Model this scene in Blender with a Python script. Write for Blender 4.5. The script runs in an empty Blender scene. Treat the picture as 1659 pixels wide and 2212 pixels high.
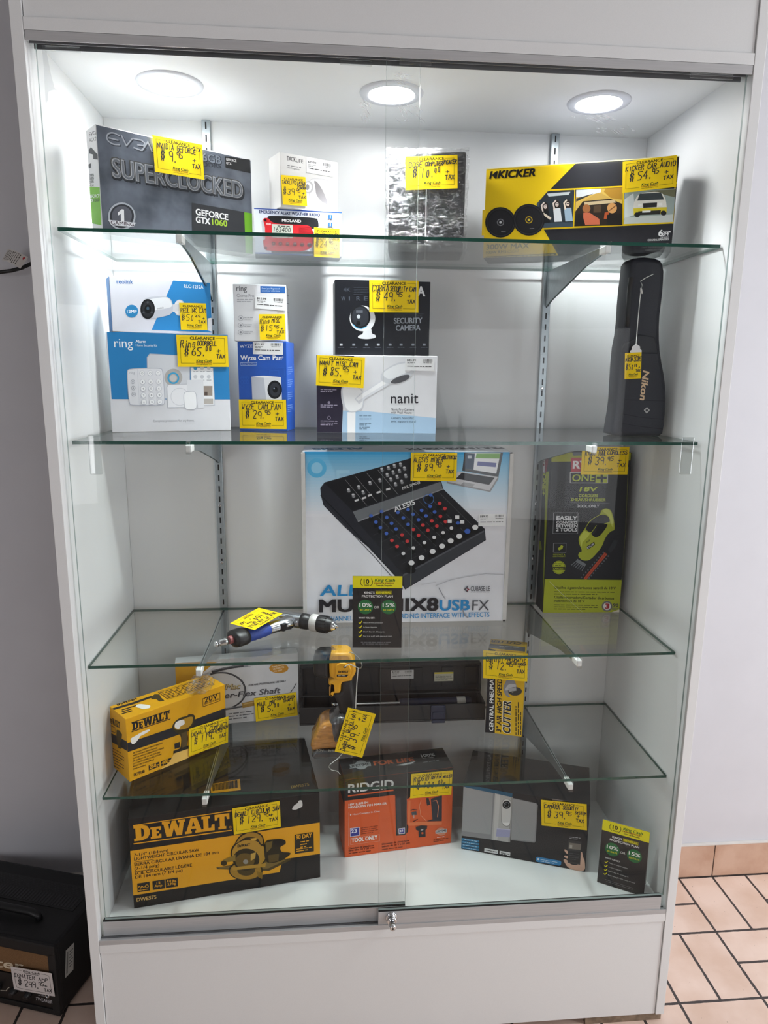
import bpy, bmesh, math, random
from mathutils import Vector, Matrix
random.seed(7)
SC = bpy.context.scene
COL = SC.collection
PI = math.pi
R = math.radians

# ------------------------------------------------------------------ camera
IMW, IMH, FOC = 1659.0, 2212.0, 1504.375
CAM = Vector((-0.1331308, -1.2590665, 1.4351))
PITCH, YAW, ROLL = R(-11.39528), R(4.8572), R(0.58378)
FWD = Vector((math.sin(YAW) * math.cos(PITCH), math.cos(YAW) * math.cos(PITCH), math.sin(PITCH)))
_r = Vector((math.cos(YAW), -math.sin(YAW), 0))
_u = _r.cross(FWD)
RIGHT = math.cos(ROLL) * _r + math.sin(ROLL) * _u
UP = -math.sin(ROLL) * _r + math.cos(ROLL) * _u
cd = bpy.data.cameras.new('camera')
cam = bpy.data.objects.new('camera', cd)
COL.objects.link(cam)
cd.sensor_fit = 'VERTICAL'
cd.sensor_height = 36.0
cd.sensor_width = 27.0
cd.lens = FOC * 36.0 / IMH
cd.clip_start = 0.02
cam.matrix_world = Matrix(((RIGHT.x, UP.x, -FWD.x, CAM.x), (RIGHT.y, UP.y, -FWD.y, CAM.y), (RIGHT.z, UP.z, -FWD.z, CAM.z), (0, 0, 0, 1)))
SC.camera = cam

# ------------------------------------------------------------------ world, exposure, room and fill lights
w = bpy.data.worlds.new('world'); SC.world = w; w.use_nodes = True
w.node_tree.nodes['Background'].inputs[0].default_value = (0.9, 0.93, 1, 1)
w.node_tree.nodes['Background'].inputs[1].default_value = 0.2
vs = SC.view_settings
vs.view_transform = 'Standard'; vs.look = 'None'; vs.gamma = 1.0; vs.use_curve_mapping = False
vs.exposure = 0.32
try:
    SC.cycles.transparent_max_bounces = 32
    SC.cycles.max_bounces = 12
    SC.cycles.diffuse_bounces = 5
    SC.cycles.glossy_bounces = 5
    SC.cycles.sample_clamp_indirect = 6.0
except Exception:
    pass

def area_light(name, loc, target, sx, sy, power, color=(1, 1, 1), shape='RECTANGLE', parent=None):
    d = bpy.data.lights.new(name, 'AREA')
    d.shape = shape; d.size = sx; d.size_y = sy; d.energy = power; d.color = color
    o = bpy.data.objects.new(name, d); COL.objects.link(o)
    o.location = loc
    o.rotation_euler = (Vector(target) - Vector(loc)).to_track_quat('-Z', 'Y').to_euler()
    if shape == 'DISK': d.spread = R(92)
    if parent: o.parent = parent
    return o
LED_POWER = 3.8
area_light('ceiling_fill', (2.3, -0.7, 2.66), (2.3, -0.7, 0), 1.0, 1.0, 30, (0.93, 0.96, 1))  # added fill light on the ceiling, out of view
area_light('right_fill', (2.96, -0.9, 0.95), (0.8, 0.2, 0.6), 1.0, 1.0, 33, (0.90, 0.95, 1))  # fill light added at the right wall to brighten wall and cabinet
area_light('shopfront_daylight', (1.1, -3.05, 1.1), (0.0, 0.2, 0.8), 1.2, 1.2, 7.5, (0.95, 0.97, 1))
area_light('left_front_fill', (-2.0, -2.9, 1.2), (-0.5, 0.2, 0.9), 1.0, 1.2, 13, (0.98, 0.98, 1))  # added fill from the left front, no opening is built there

# ------------------------------------------------------------------ materials
def lin(c):
    if isinstance(c, str):
        c = c.lstrip('#')
        if len(c) == 3: c = ''.join(x * 2 for x in c)
        c = [int(c[i:i + 2], 16) / 255 for i in (0, 2, 4)]
        return tuple(x / 12.92 if x <= 0.04045 else ((x + 0.055) / 1.055) ** 2.4 for x in c) + (1,)
    return tuple(c) + (1,)
_M = {}
def mat(c, rough=0.45, metal=0.0, coat=0.0, noise=0.0, scale=40, bump=0.0, spec=0.5, emit=None, stretch=None, c2=None, name=None):
    key = (c if isinstance(c, str) else tuple(c), rough, metal, coat, noise, scale, bump, spec, emit, stretch, c2)
    if key in _M: return _M[key]
    m = bpy.data.materials.new(name or 'surface'); m.use_nodes = True
    nt = m.node_tree; b = nt.nodes['Principled BSDF']
    b.inputs['Base Color'].default_value = lin(c)
    b.inputs['Roughness'].default_value = rough
    b.inputs['Metallic'].default_value = metal
    b.inputs['Coat Weight'].default_value = coat
    b.inputs['Coat Roughness'].default_value = 0.08
    b.inputs['Specular IOR Level'].default_value = spec
    if emit:
        b.inputs['Emission Color'].default_value = lin(c); b.inputs['Emission Strength'].default_value = emit
    if noise or bump or c2:
        tc = nt.nodes.new('ShaderNodeTexCoord'); mp = nt.nodes.new('ShaderNodeMapping')
        mp.inputs['Scale'].default_value = stretch or (1, 1, 1)
        nz = nt.nodes.new('ShaderNodeTexNoise'); nz.inputs['Scale'].default_value = scale; nz.inputs['Detail'].default_value = 5
        nt.links.new(tc.outputs['Object'], mp.inputs[0]); nt.links.new(mp.outputs[0], nz.inputs['Vector'])
        if noise or c2:
            rp = nt.nodes.new('ShaderNodeValToRGB')
            a = lin(c); bb = lin(c2) if c2 else tuple(max(0, x * (1 - noise)) for x in a[:3]) + (1,)
            rp.color_ramp.elements[0].position = 0.35; rp.color_ramp.elements[1].position = 0.65
            rp.color_ramp.elements[0].color = bb; rp.color_ramp.elements[1].color = a
            nt.links.new(nz.outputs[0], rp.inputs[0]); nt.links.new(rp.outputs[0], b.inputs['Base Color'])
        if bump:
            bp = nt.nodes.new('ShaderNodeBump'); bp.inputs['Strength'].default_value = bump; bp.inputs['Distance'].default_value = 0.002
            nt.links.new(nz.outputs[0], bp.inputs['Height']); nt.links.new(bp.outputs[0], b.inputs['Normal'])
    _M[key] = m
    return m
def glass_mat(name, tint, f0=0.04, haze=0.0):
    m = bpy.data.materials.new(name); m.use_nodes = True; nt = m.node_tree
    for n in list(nt.nodes): nt.nodes.remove(n)
    N = nt.nodes.new; L = nt.links.new
    out = N('ShaderNodeOutputMaterial'); lw = N('ShaderNodeLayerWeight'); lw.inputs['Blend'].default_value = 0.5
    p = N('ShaderNodeMath'); p.operation = 'POWER'; p.inputs[1].default_value = 5
    q = N('ShaderNodeMath'); q.operation = 'MULTIPLY_ADD'; q.inputs[1].default_value = 1 - f0; q.inputs[2].default_value = f0
    t = N('ShaderNodeBsdfTransparent'); t.inputs[0].default_value = tuple(tint) + (1,)
    g = N('ShaderNodeBsdfGlossy'); g.inputs['Roughness'].default_value = 0.0
    mx = N('ShaderNodeMixShader')
    L(lw.outputs['Facing'], p.inputs[0]); L(p.outputs[0], q.inputs[0]); L(q.outputs[0], mx.inputs[0]); L(t.outputs[0], mx.inputs[1]); L(g.outputs[0], mx.inputs[2])
    L(mx.outputs[0], out.inputs[0])
    return m
M_DOOR = glass_mat('door_glass', (0.985, 0.99, 0.988), 0.012)
M_SHELF = glass_mat('shelf_glass', (0.955, 0.968, 0.96), 0.04)
M_CLEAR = glass_mat('clear_acrylic', (0.90, 0.91, 0.91), 0.07)
M_EDGE = mat((0.012, 0.07, 0.05), 0.12, name='green_glass_edge')
M_DEDGE = mat((0.30, 0.36, 0.35), 0.2, name='door_glass_edge')
M_MEL = mat((0.75, 0.76, 0.76), 0.42, noise=0.03, scale=900, bump=0.02, name='white_melamine')
M_ALU = mat('#b9b9ba', 0.5, 0.25, noise=0.08, scale=60, stretch=(0.2, 6, 6), name='brushed_aluminium')
M_ALUD = mat('#77787b', 0.4, 0.4, noise=0.1, scale=60, stretch=(0.2, 6, 6), name='aluminium_channel')
M_ZINC = mat('#a9b2b6', 0.34, 0.8, noise=0.12, scale=120, name='zinc_steel')
M_CHROME = mat('#d4d6d8', 0.12, 1.0, name='chrome')
M_BLACK = mat((0.012, 0.012, 0.014), 0.4, name='black')
M_GASK = mat((0.006, 0.006, 0.006), 0.7, name='gasket')
M_WHITE = mat((0.82, 0.82, 0.80), 0.4, name='white_plastic')

# ------------------------------------------------------------------ mesh helpers
class Mesh:
    def __init__(s): s.v = []; s.f = []; s.m = []; s.mats = []; s.smooth = []
    def mi(s, m):
        if m not in s.mats: s.mats.append(m)
        return s.mats.index(m)
    def add(s, vs, fs, m, smooth=False):
        o = len(s.v); s.v += [tuple(v) for v in vs]; k = s.mi(m)
        for f in fs: s.f.append([i + o for i in f]); s.m.append(k); s.smooth.append(smooth)
    def box(s, x0, y0, z0, x1, y1, z1, m, bev=0.0, mx=None):
        bm = bmesh.new(); bmesh.ops.create_cube(bm, size=1)
        for v in bm.verts:
            v.co = Vector((x0 + (v.co.x + .5) * (x1 - x0), y0 + (v.co.y + .5) * (y1 - y0), z0 + (v.co.z + .5) * (z1 - z0)))
        if bev: bmesh.ops.bevel(bm, geom=list(bm.edges), offset=bev, segments=2, affect='EDGES', profile=0.6)
        s.bm(bm, m, mx=mx)
    def bm(s, bm, m, smooth=False, mx=None):
        bm.verts.ensure_lookup_table()
        for i, v in enumerate(bm.verts): v.index = i
        s.add([(mx @ v.co) if mx else v.co for v in bm.verts], [[v.index for v in f.verts] for f in bm.faces], m, smooth)
        bm.free()
    def lathe(s, prof, m, mx=None, n=32, smooth=True, cap=True):
        # prof: (radius, height) pairs along local z
        vs = []; fs = []
        for r_, h_ in prof:
            for k in range(n):
                a = 2 * PI * k / n; vs.append(Vector((r_ * math.cos(a), r_ * math.sin(a), h_)))
        for i in range(len(prof) - 1):
            for k in range(n):
                fs.append([i * n + k, i * n + (k + 1) % n, (i + 1) * n + (k + 1) % n, (i + 1) * n + k])
        if mx: vs = [mx @ v for v in vs]
        s.add(vs, fs, m, smooth)
        if cap:
            s.add(vs[:n], [list(range(n))[::-1]], m); s.add(vs[-n:], [list(range(n))], m)
    def tube(s, pts, r, m, n=10, cap=True):
        P = [Vector(p) for p in pts]; vs = []; fs = []
        rr = r if isinstance(r, (list, tuple)) else [r] * len(P)
        up = Vector((0.13, 0.27, 1)).normalized()
        for i, p in enumerate(P):
            t = (P[min(i + 1, len(P) - 1)] - P[max(i - 1, 0)]).normalized()
            a = t.cross(up)
            if a.length < 1e-3: a = t.cross(Vector((1, 0, 0)))
            a.normalize(); b = t.cross(a)
            for k in range(n):
                q = 2 * PI * k / n; vs.append(p + (a * math.cos(q) + b * math.sin(q)) * rr[i])
        for i in range(len(P) - 1):
            for k in range(n): fs.append([i * n + k, i * n + (k + 1) % n, (i + 1) * n + (k + 1) % n, (i + 1) * n + k])
        if cap: fs += [list(range(n)), [len(P) * n - n + k for k in range(n)]]
        s.add(vs, fs, m, True)
    def prism(s, poly, y0, y1, m, inset=0.0, seg=3, m_face=None, mx=None):
        # outline in (x,z), extruded along y with rounded (inset) rims; y0 is the front
        n = len(poly); P = [Vector((p[0], p[1])) for p in poly]
        area = sum(P[i].x * P[(i + 1) % n].y - P[(i + 1) % n].x * P[i].y for i in range(n))
        if area < 0: P.reverse()
        nor = []
        for i in range(n):
            a = (P[i] - P[i - 1]).normalized(); b = (P[(i + 1) % n] - P[i]).normalized()
            t = (a + b)
            t = t.normalized() if t.length > 1e-4 else a
            c_ = max(0.5, t.dot(a)); nor.append(Vector((-t.y, t.x)) / c_)
        rings = []
        if inset:
            for k in range(seg + 1):
                a = PI / 2 * k / seg; rings.append((y0 + inset * (1 - math.sin(a)), inset * (1 - math.cos(a))))
            rings = [(y0 + inset * (1 - math.sin(PI / 2 * k / seg)), inset * (1 - math.cos(PI / 2 * k / seg))) for k in range(seg, -1, -1)]
            rings += [(y1 - (r_[0] - y0), r_[1]) for r_ in rings[::-1]]
        else: rings = [(y0, 0), (y1, 0)]
        vs = []; fs = []
        for y, i_ in rings:
            for k in range(n): q = P[k] + nor[k] * i_; vs.append(Vector((q.x, y, q.y)))
        for i in range(len(rings) - 1):
            for k in range(n): fs.append([i * n + k, i * n + (k + 1) % n, (i + 1) * n + (k + 1) % n, (i + 1) * n + k])
        if mx: vs = [mx @ v for v in vs]
        s.add(vs, fs, m, bool(inset))
        nn = len(rings)
        s.add(vs[:n], [list(range(n))], m_face or m); s.add(vs[(nn - 1) * n:], [list(range(n))[::-1]], m)
    def build(s, name, parent=None, loc=None, rot=None, label=None, cat=None, group=None, kind=None):
        me = bpy.data.meshes.new(name); me.from_pydata(s.v, [], s.f)
        for m in s.mats: me.materials.append(m)
        me.polygons.foreach_set('material_index', s.m)
        me.polygons.foreach_set('use_smooth', s.smooth)
        me.update()
        o = bpy.data.objects.new(name, me); COL.objects.link(o)
        if parent: o.parent = parent
        if loc: o.location = loc
        if rot: o.rotation_euler = rot
        return tag(o, label, cat, group, kind)
def tag(o, label=None, cat=None, group=None, kind=None):
    for k, v in (('label', label), ('category', cat), ('group', group), ('kind', kind)):
        if v: o[k] = v
    return o
def empty(name, loc, rz=0.0, label=None, cat=None, group=None):
    o = bpy.data.objects.new(name, None); COL.objects.link(o); o.location = loc; o.rotation_euler = (0, 0, rz)
    o.empty_display_size = 0.05
    return tag(o, label, cat, group)
def ray(px, py): return FWD + RIGHT * ((px - IMW / 2) / FOC) - UP * ((py - IMH / 2) / FOC)
def on_y(px, py, y): d = ray(px, py); return CAM + d * ((y - CAM.y) / d.y)
def on_z(px, py, z): d = ray(px, py); return CAM + d * ((z - CAM.z) / d.z)
def on_x(px, py, x): d = ray(px, py); return CAM + d * ((x - CAM.x) / d.x)
def align(p0, p1):
    z = (Vector(p1) - Vector(p0)).normalized(); q = z.to_track_quat('Z', 'Y').to_matrix().to_4x4()
    return Matrix.Translation(Vector(p0)) @ q

# ------------------------------------------------------------------ the room
def structure(name, f, m=None):
    b = Mesh(); f(b); return b.build(name, kind='structure')
def tile_mat():
    # quarry tiles laid in pairs, the pairs turned alternately (basketweave), dark joints
    m = bpy.data.materials.new('quarry_tile_floor'); m.use_nodes = True; nt = m.node_tree; N = nt.nodes.new; L = nt.links.new
    b = nt.nodes['Principled BSDF']; geo = N('ShaderNodeNewGeometry'); sp = N('ShaderNodeSeparateXYZ'); L(geo.outputs['Position'], sp.inputs[0])
    def mth(op, a, c=None, d=None):
        n = N('ShaderNodeMath'); n.operation = op
        for i, v in enumerate((a, c, d)):
            if v is None: continue
            if isinstance(v, (int, float)): n.inputs[i].default_value = v
            else: L(v, n.inputs[i])
        return n.outputs[0]
    BX = 0.2018
    gx = mth('DIVIDE', mth('SUBTRACT', sp.outputs[0], 0.8815 - 10 * BX), BX)
    gy = mth('DIVIDE', mth('SUBTRACT', sp.outputs[1], 0.2395 - 30 * 0.1975), 0.1975)
    fx = mth('FRACT', gx); fy = mth('FRACT', gy)
    par = mth('MODULO', mth('ADD', mth('FLOOR', gx), mth('FLOOR', gy)), 2.0)
    par = mth('GREATER_THAN', par, 0.5)
    def edge(f): return mth('MINIMUM', f, mth('SUBTRACT', 1.0, f))
    ex = edge(fx); ey = edge(fy)
    outer = mth('MINIMUM', ex, ey)
    cx_ = mth('ABSOLUTE', mth('SUBTRACT', fx, 0.5)); cy_ = mth('ABSOLUTE', mth('SUBTRACT', fy, 0.5))
    mid = mth('ADD', mth('MULTIPLY', cx_, mth('SUBTRACT', 1.0, par)), mth('MULTIPLY', cy_, par))
    d = mth('MINIMUM', outer, mid)
    nz = N('ShaderNodeTexNoise'); nz.inputs['Scale'].default_value = 60; L(geo.outputs['Position'], nz.inputs['Vector'])
    d2 = mth('ADD', d, mth('MULTIPLY', mth('SUBTRACT', nz.outputs[0], 0.5), 0.012))
    g = mth('LESS_THAN', d2, 0.0165)
    n2 = N('ShaderNodeTexNoise'); n2.inputs['Scale'].default_value = 9; n2.inputs['Detail'].default_value = 6; L(geo.outputs['Position'], n2.inputs['Vector'])
    rp = N('ShaderNodeValToRGB'); rp.color_ramp.elements[0].color = lin('#d3b5a2'); rp.color_ramp.elements[1].color = lin('#e2c9ba')
    rp.color_ramp.elements[0].position = .35; rp.color_ramp.elements[1].position = .65
    L(n2.outputs[0], rp.inputs[0])
    n3 = N('ShaderNodeTexNoise'); n3.inputs['Scale'].default_value = 130; n3.inputs['Detail'].default_value = 2; L(geo.outputs['Position'], n3.inputs['Vector'])
    spk = mth('GREATER_THAN', n3.outputs[0], 0.74)
    m1 = N('ShaderNodeMix'); m1.data_type = 'RGBA'; L(spk, m1.inputs[0]); L(rp.outputs[0], m1.inputs[6]); m1.inputs[7].default_value = lin('#8a7468')
    mx = N('ShaderNodeMix'); mx.data_type = 'RGBA'; L(g, mx.inputs[0]); L(m1.outputs[2], mx.inputs[6]); mx.inputs[7].default_value = lin('#3b3432')
    L(mx.outputs[2], b.inputs['Base Color']); b.inputs['Roughness'].default_value = 0.5
    bp = N('ShaderNodeBump'); bp.inputs['Distance'].default_value = 0.003; bp.inputs['Strength'].default_value = 0.6; bp.invert = True
    L(g, bp.inputs['Height']); L(bp.outputs[0], b.inputs['Normal'])
    return m
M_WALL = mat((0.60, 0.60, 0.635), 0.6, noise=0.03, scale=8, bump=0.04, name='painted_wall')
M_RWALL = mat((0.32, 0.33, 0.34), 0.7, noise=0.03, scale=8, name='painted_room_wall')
M_TILE = tile_mat()
X0, X1, Y0, Y1, ZC = -2.2, 3.0, -3.2, 0.445, 2.7
structure('floor', lambda b: b.box(X0, Y0, -0.05, X1, Y1 + .1, 0, M_TILE))
structure('ceiling', lambda b: b.box(X0, Y0, ZC, X1, Y1 + .1, ZC + .05, mat((0.5, 0.5, 0.5), 0.8, noise=0.05, scale=30, name='ceiling_tile')))
structure('wall_back', lambda b: b.box(X0, Y1, 0, X1, Y1 + .1, ZC, M_WALL))
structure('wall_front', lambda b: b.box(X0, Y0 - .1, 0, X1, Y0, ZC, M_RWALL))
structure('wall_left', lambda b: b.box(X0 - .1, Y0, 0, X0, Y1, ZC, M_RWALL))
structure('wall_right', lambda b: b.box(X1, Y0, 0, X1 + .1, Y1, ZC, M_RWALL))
def baseboard(b):
    mt = mat('#c9a893', 0.45, c2='#b8937c', scale=14, name='base_tile'); mg = mat('#4a3d36', 0.8, name='base_joint'); mc = mat('#cfcac4', 0.7, name='caulk')
    b.box(X0, Y1 - .007, 0, X1, Y1, .105, mg)
    k = 0; x = 0.982 - 0.203 * 16
    while x < X1:
        b.box(max(x + .0015, X0), Y1 - .0085, .003, min(x + .2015, X1), Y1 - .001, .104, mt, .001); x += .203
    b.box(X0, Y1 - .0095, .1035, X1, Y1, .108, mc, .001)
structure('baseboard_back', baseboard)
# room behind the photographer: a bright glazed shopfront opening and pale shelving, seen only as reflections in the glass
def window1(b):
    b.box(0.75, Y0 - .02, 0.55, 1.75, Y0 + .004, 1.9, mat((0.85, 0.92, 1.0), 0.5, emit=0.5, name='daylit_pane'))
    fm = mat((0.35, 0.35, 0.36), 0.4, name='window_frame')
    for x in (0.72, 1.06, 1.40, 1.74): b.box(x, Y0, 0.52, x + .05, Y0 + .03, 1.93, fm)
    for z in (0.5, 1.25, 1.9): b.box(0.72, Y0, z, 1.79, Y0 + .031, z + .05, fm)
structure('window_1', window1)
def fill_window(b):  # unseen glowing window, added to go with the right-hand fill light
    b.box(X1 - .006, -1.46, .4, X1 + .01, -.34, 1.5, mat((0.94, 0.95, 1.0), 0.5, emit=1.5, name='fill_window_pane'))
    fm = mat((0.35, 0.35, 0.36), 0.4, name='window_frame')
    for y in (-1.5, -.92, -.34): b.box(X1 - .03, y, .36, X1, y + .04, 1.54, fm)
    for z in (.36, 1.5): b.box(X1 - .031, -1.5, z, X1, -.30, z + .04, fm)
structure('added_fill_window', fill_window)

lt = Mesh(); lt.box(1.77, -1.23, 2.672, 2.83, -.17, 2.7, M_WHITE); lamp = lt.build('ceiling_fill_panel', label='square white ceiling light panel in the shop to the right of the cabinet', cat='ceiling light')  # unseen panel added to go with the ceiling fill light
df = Mesh(); df.box(1.8, -1.2, 2.666, 2.8, -.2, 2.6719, mat((1, 0.98, 0.95), 0.5, emit=2.0, name='fill_diffuser')); df.build('diffuser', parent=lamp)

# ------------------------------------------------------------------ the cabinet
A, T = 0.60, 0.0189
S1, S2, S3, S4, ZF, ZT = 1.6714, 1.3056, 0.8653, 0.5843, 0.2881, 1.959
DEP = 0.4019
cab = empty('display_cabinet', (0, 0, 0), 0, 'tall white glass-front display cabinet standing on the tiled floor', 'cabinet')
def cpart(name, f, parent=cab, **k):
    b = Mesh(); f(b); return b.build(name, parent=parent, **k)
for s_ in (-1, 1):
    xa, xb = sorted((s_ * A, s_ * (A + T)))
    cpart('side_panel', lambda b: b.box(xa, 0, .02, xb, .43, 2.3, M_MEL, .0008))
    cpart('wooden_foot', lambda b: b.box(min(s_ * .44, s_ * .616), .006, 0, max(s_ * .44, s_ * .616), .40, .0198, mat('#8d7a66', .8, c2='#6e5d4c', scale=60, name='raw_wood')), label='raw wood foot')
cpart('back_panel', lambda b: b.box(-A + .0005, DEP, .05, A - .0005, DEP + .012, 2.3, M_MEL))
cpart('top_panel', lambda b: b.box(-A + .0003, .0215, ZT, A - .0003, DEP - .0003, ZT + .016, M_MEL))
cpart('header_rail', lambda b: b.box(-A + .0006, .0004, 1.9543, A - .0006, .02, 1.9725, M_MEL, .0004))
cpart('header_panel', lambda b: b.box(-A + .0014, .003, 1.9732, A - .0014, .021, 2.3, M_MEL))
def ttrack(b):
    b.box(-A + .002, .0002, 1.9396, A - .002, .0022, 1.9535, M_ALU)
    b.box(-A + .002, .0022, 1.9515, A - .002, .036, 1.9535, M_ALUD)
    b.box(-A + .002, .0135, 1.9405, A - .002, .0150, 1.9515, M_ALUD)
    b.box(-A + .002, .0345, 1.9405, A - .002, .036, 1.9515, M_ALUD)
cpart('top_track', ttrack, label='grey aluminium upper sliding track')
def btrack(b):
    b.box(-A + .0008, .0003, .2826, A - .0008, .0345, .2870, M_ALU)
    b.box(-A + .0008, .0003, .2870, A - .0008, .0018, .2932, M_ALU)
    b.box(-A + .0008, .0139, .2870, A - .0008, .0149, .2900, M_ALUD)
    b.box(-A + .0008, .0325, .2870, A - .0008, .0345, .2890, M_ALUD)
cpart('bottom_track', btrack, label='grey aluminium lower sliding track')
cpart('base_deck', lambda b: b.box(-A + .0003, .035, .270, A - .0003, DEP - .0003, ZF, M_MEL))
cpart('lower_rail', lambda b: b.box(-A + .0006, .0005, .2631, A - .0006, .02, .2824, M_MEL, .0004))
cpart('lower_panel', lambda b: b.box(-A + .0015, .003, .0205, A - .0015, .021, .2625, M_MEL))
# slotted standards on the back panel
for x in (-.384, .3825):
    def std(b):
        b.box(x - .009, DEP - .0115, .30, x + .009, DEP - .0002, 1.9585, M_ZINC, .001)
        z = .315
        while z < 1.95:
            b.box(x - .0017, DEP - .0117, z, x + .0017, DEP - .0110, z + .0135, M_GASK); z += .0254
        for z in (.40, .66, .98, 1.12, 1.40, 1.76):
            b.lathe([(.0042, 0), (.004, .0015), (.002, .0022)], M_CHROME, mx=align((x, DEP - .0115, z), (x, DEP - 1, z)), n=12)
    cpart('slotted_standard', std, label='slotted steel wall standard')
# downlights
for i, x in enumerate((-.4185, -.0025, .4072)):
    def trim(b):
        b.lathe([(.0615, 0), (.060, -.003), (.046, -.0045), (.0425, -.0025), (.0425, .0)], mat('#cfd2d8', .35, name='downlight_trim'), mx=Matrix.Translation((x, .204, ZT - .0002)), n=48, cap=False)
    t_ = cpart('downlight', trim, label='recessed round LED downlight')
    def dif(b): b.lathe([(.0425, 0), (.0424, .0006)], mat((1, 1, 1), .5, emit=48, name='led_diffuser'), mx=Matrix.Translation((x, .204, ZT - .0018)), n=48)
    cpart('diffuser', dif, parent=t_)
    area_light('downlight_lamp', (x, .204, ZT - .006), (x, .204, 0), .082, .082, LED_POWER, (.93, .97, 1), 'DISK', parent=t_)
# sliding glass doors
def door(name, x0, x1, rx0, rx1, yg, yr, label):
    b = Mesh()
    z0, z1 = .3262, 1.9445
    vs = [(x, y, z) for x in (x0, x1) for y in (yg, yg + .005) for z in (z0, z1)]
    b.add(vs, [[0, 1, 5, 4], [2, 6, 7, 3]], M_DOOR)
    b.add(vs, [[0, 2, 3, 1], [4, 5, 7, 6], [1, 3, 7, 5], [0, 4, 6, 2]], M_DEDGE)
    d = b.build('sliding_glass_door', parent=cab, label=label)
    r_ = Mesh(); r_.box(rx0, yr, .2905, rx1, yr + .0115, .3235, M_ALU, .0005); r_.box(rx0 + .0003, yr + .001, .3236, rx1 - .0003, yr + .0105, .3261, M_GASK)
    r_.build('door_rail', parent=d, label='aluminium bottom rail')
    return d
dR = door('r', -.0292, .5925, -.0292, .5868, .0050, .0020, 'right sliding glass pane with plunger lock')
dL = door('l', -.5905, .0292, -.5945, .0292, .0195, .0158, 'left sliding glass pane')
lk = Mesh()
mxl = align((-.0015, .0020, .3105), (-.0015, -1, .3105))
lk.lathe([(.0125, 0), (.0125, .002), (.0105, .0035), (.0095, .0035), (.0095, .011), (.0105, .0112), (.0105, .0135), (.0080, .0142)], M_CHROME, mxl, 28)
lk.lathe([(.0068, .014), (.0068, .022), (.0078, .0226), (.0078, .027), (.0062, .031), (.0034, .032)], M_CHROME, mxl, 24)
lk.lathe([(.0022, .032), (.0022, .0324)], M_BLACK, mxl, 12)
lk.build('plunger_lock', parent=dR)
for d_, x0, x1, y in ((dL, -.5525, -.5325, .0125), (dR, .5365, .5575, -.0025)):
    b = Mesh(); b.box(x0, y, 1.2497, x1, y + .0069, 1.3199, M_CLEAR, .0015); b.build('finger_pull', parent=d_, label='clear acrylic finger pull')
for d_, x0, x1, y in ((dL, -.574, -.520, .0135), (dL, -.105, -.052, .0135), (dR, -.008, .045, .0005), (dR, .490, .565, .0005)):
    b = Mesh(); b.box(x0, y, 1.931, x1, y + .0040, 1.9385, M_CLEAR, .0005); b.build('guide_clip', parent=d_, label='clear plastic guide clip')
def film(p, z=.0002):  # loose clear tape left on the upper corner of the left pane
    b = Mesh(); q = [on_y(x, y, .0191) for x, y in p]; n = len(q)
    b.add(q, [list(range(n))], glass_mat('clear_tape', (.88, .89, .90), .12)); return b
film([(90, 98), (98, 97), (104, 130), (111, 165), (118, 190), (124, 196), (117, 194), (108, 196), (104, 200), (104, 215), (99, 225), (97, 195), (95, 150)]).build('tape_remnant', parent=dL, label='clear tape remnant')
def smear_mat():
    m = bpy.data.materials.new('dried_smear'); m.use_nodes = True; nt = m.node_tree; b = nt.nodes['Principled BSDF']
    b.inputs['Base Color'].default_value = (.9, .92, .95, 1); b.inputs['Roughness'].default_value = .5; b.inputs['Alpha'].default_value = .30
    return m
M_SMEAR = smear_mat()
def smears(d_, y, spots):
    rs = random.Random(11)
    for cx_, cy_, rx_, ry_, n_, ang in spots:
        b = Mesh()
        for k in range(n_):
            x, z = cx_ + rs.uniform(-rx_, rx_), cy_ + rs.uniform(-ry_, ry_); a = ang + rs.uniform(-.35, .35); l = rs.uniform(4, 15); w_ = rs.uniform(.5, 1.5)
            dx, dy = math.cos(a) * l, math.sin(a) * l; nx, ny = -math.sin(a) * w_, math.cos(a) * w_
            b.add([on_y(px, py, y - .00002 * k) for px, py in ((x - dx, z - dy), (x + nx, z + ny), (x + dx, z + dy), (x - nx, z - ny))], [[0, 1, 2, 3]], M_SMEAR)
        b.build('smear_mark', parent=d_, label='faint whitish scuffs on the glass')
smears(dR, .0047, [(878, 168, 20, 10, 14, .3), (885, 245, 26, 18, 16, .9), (1282, 254, 46, 7, 18, .25), (1330, 283, 40, 8, 10, .4)])
smears(dL, .0192, [(795, 238, 14, 18, 12, 1.0)])
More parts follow.
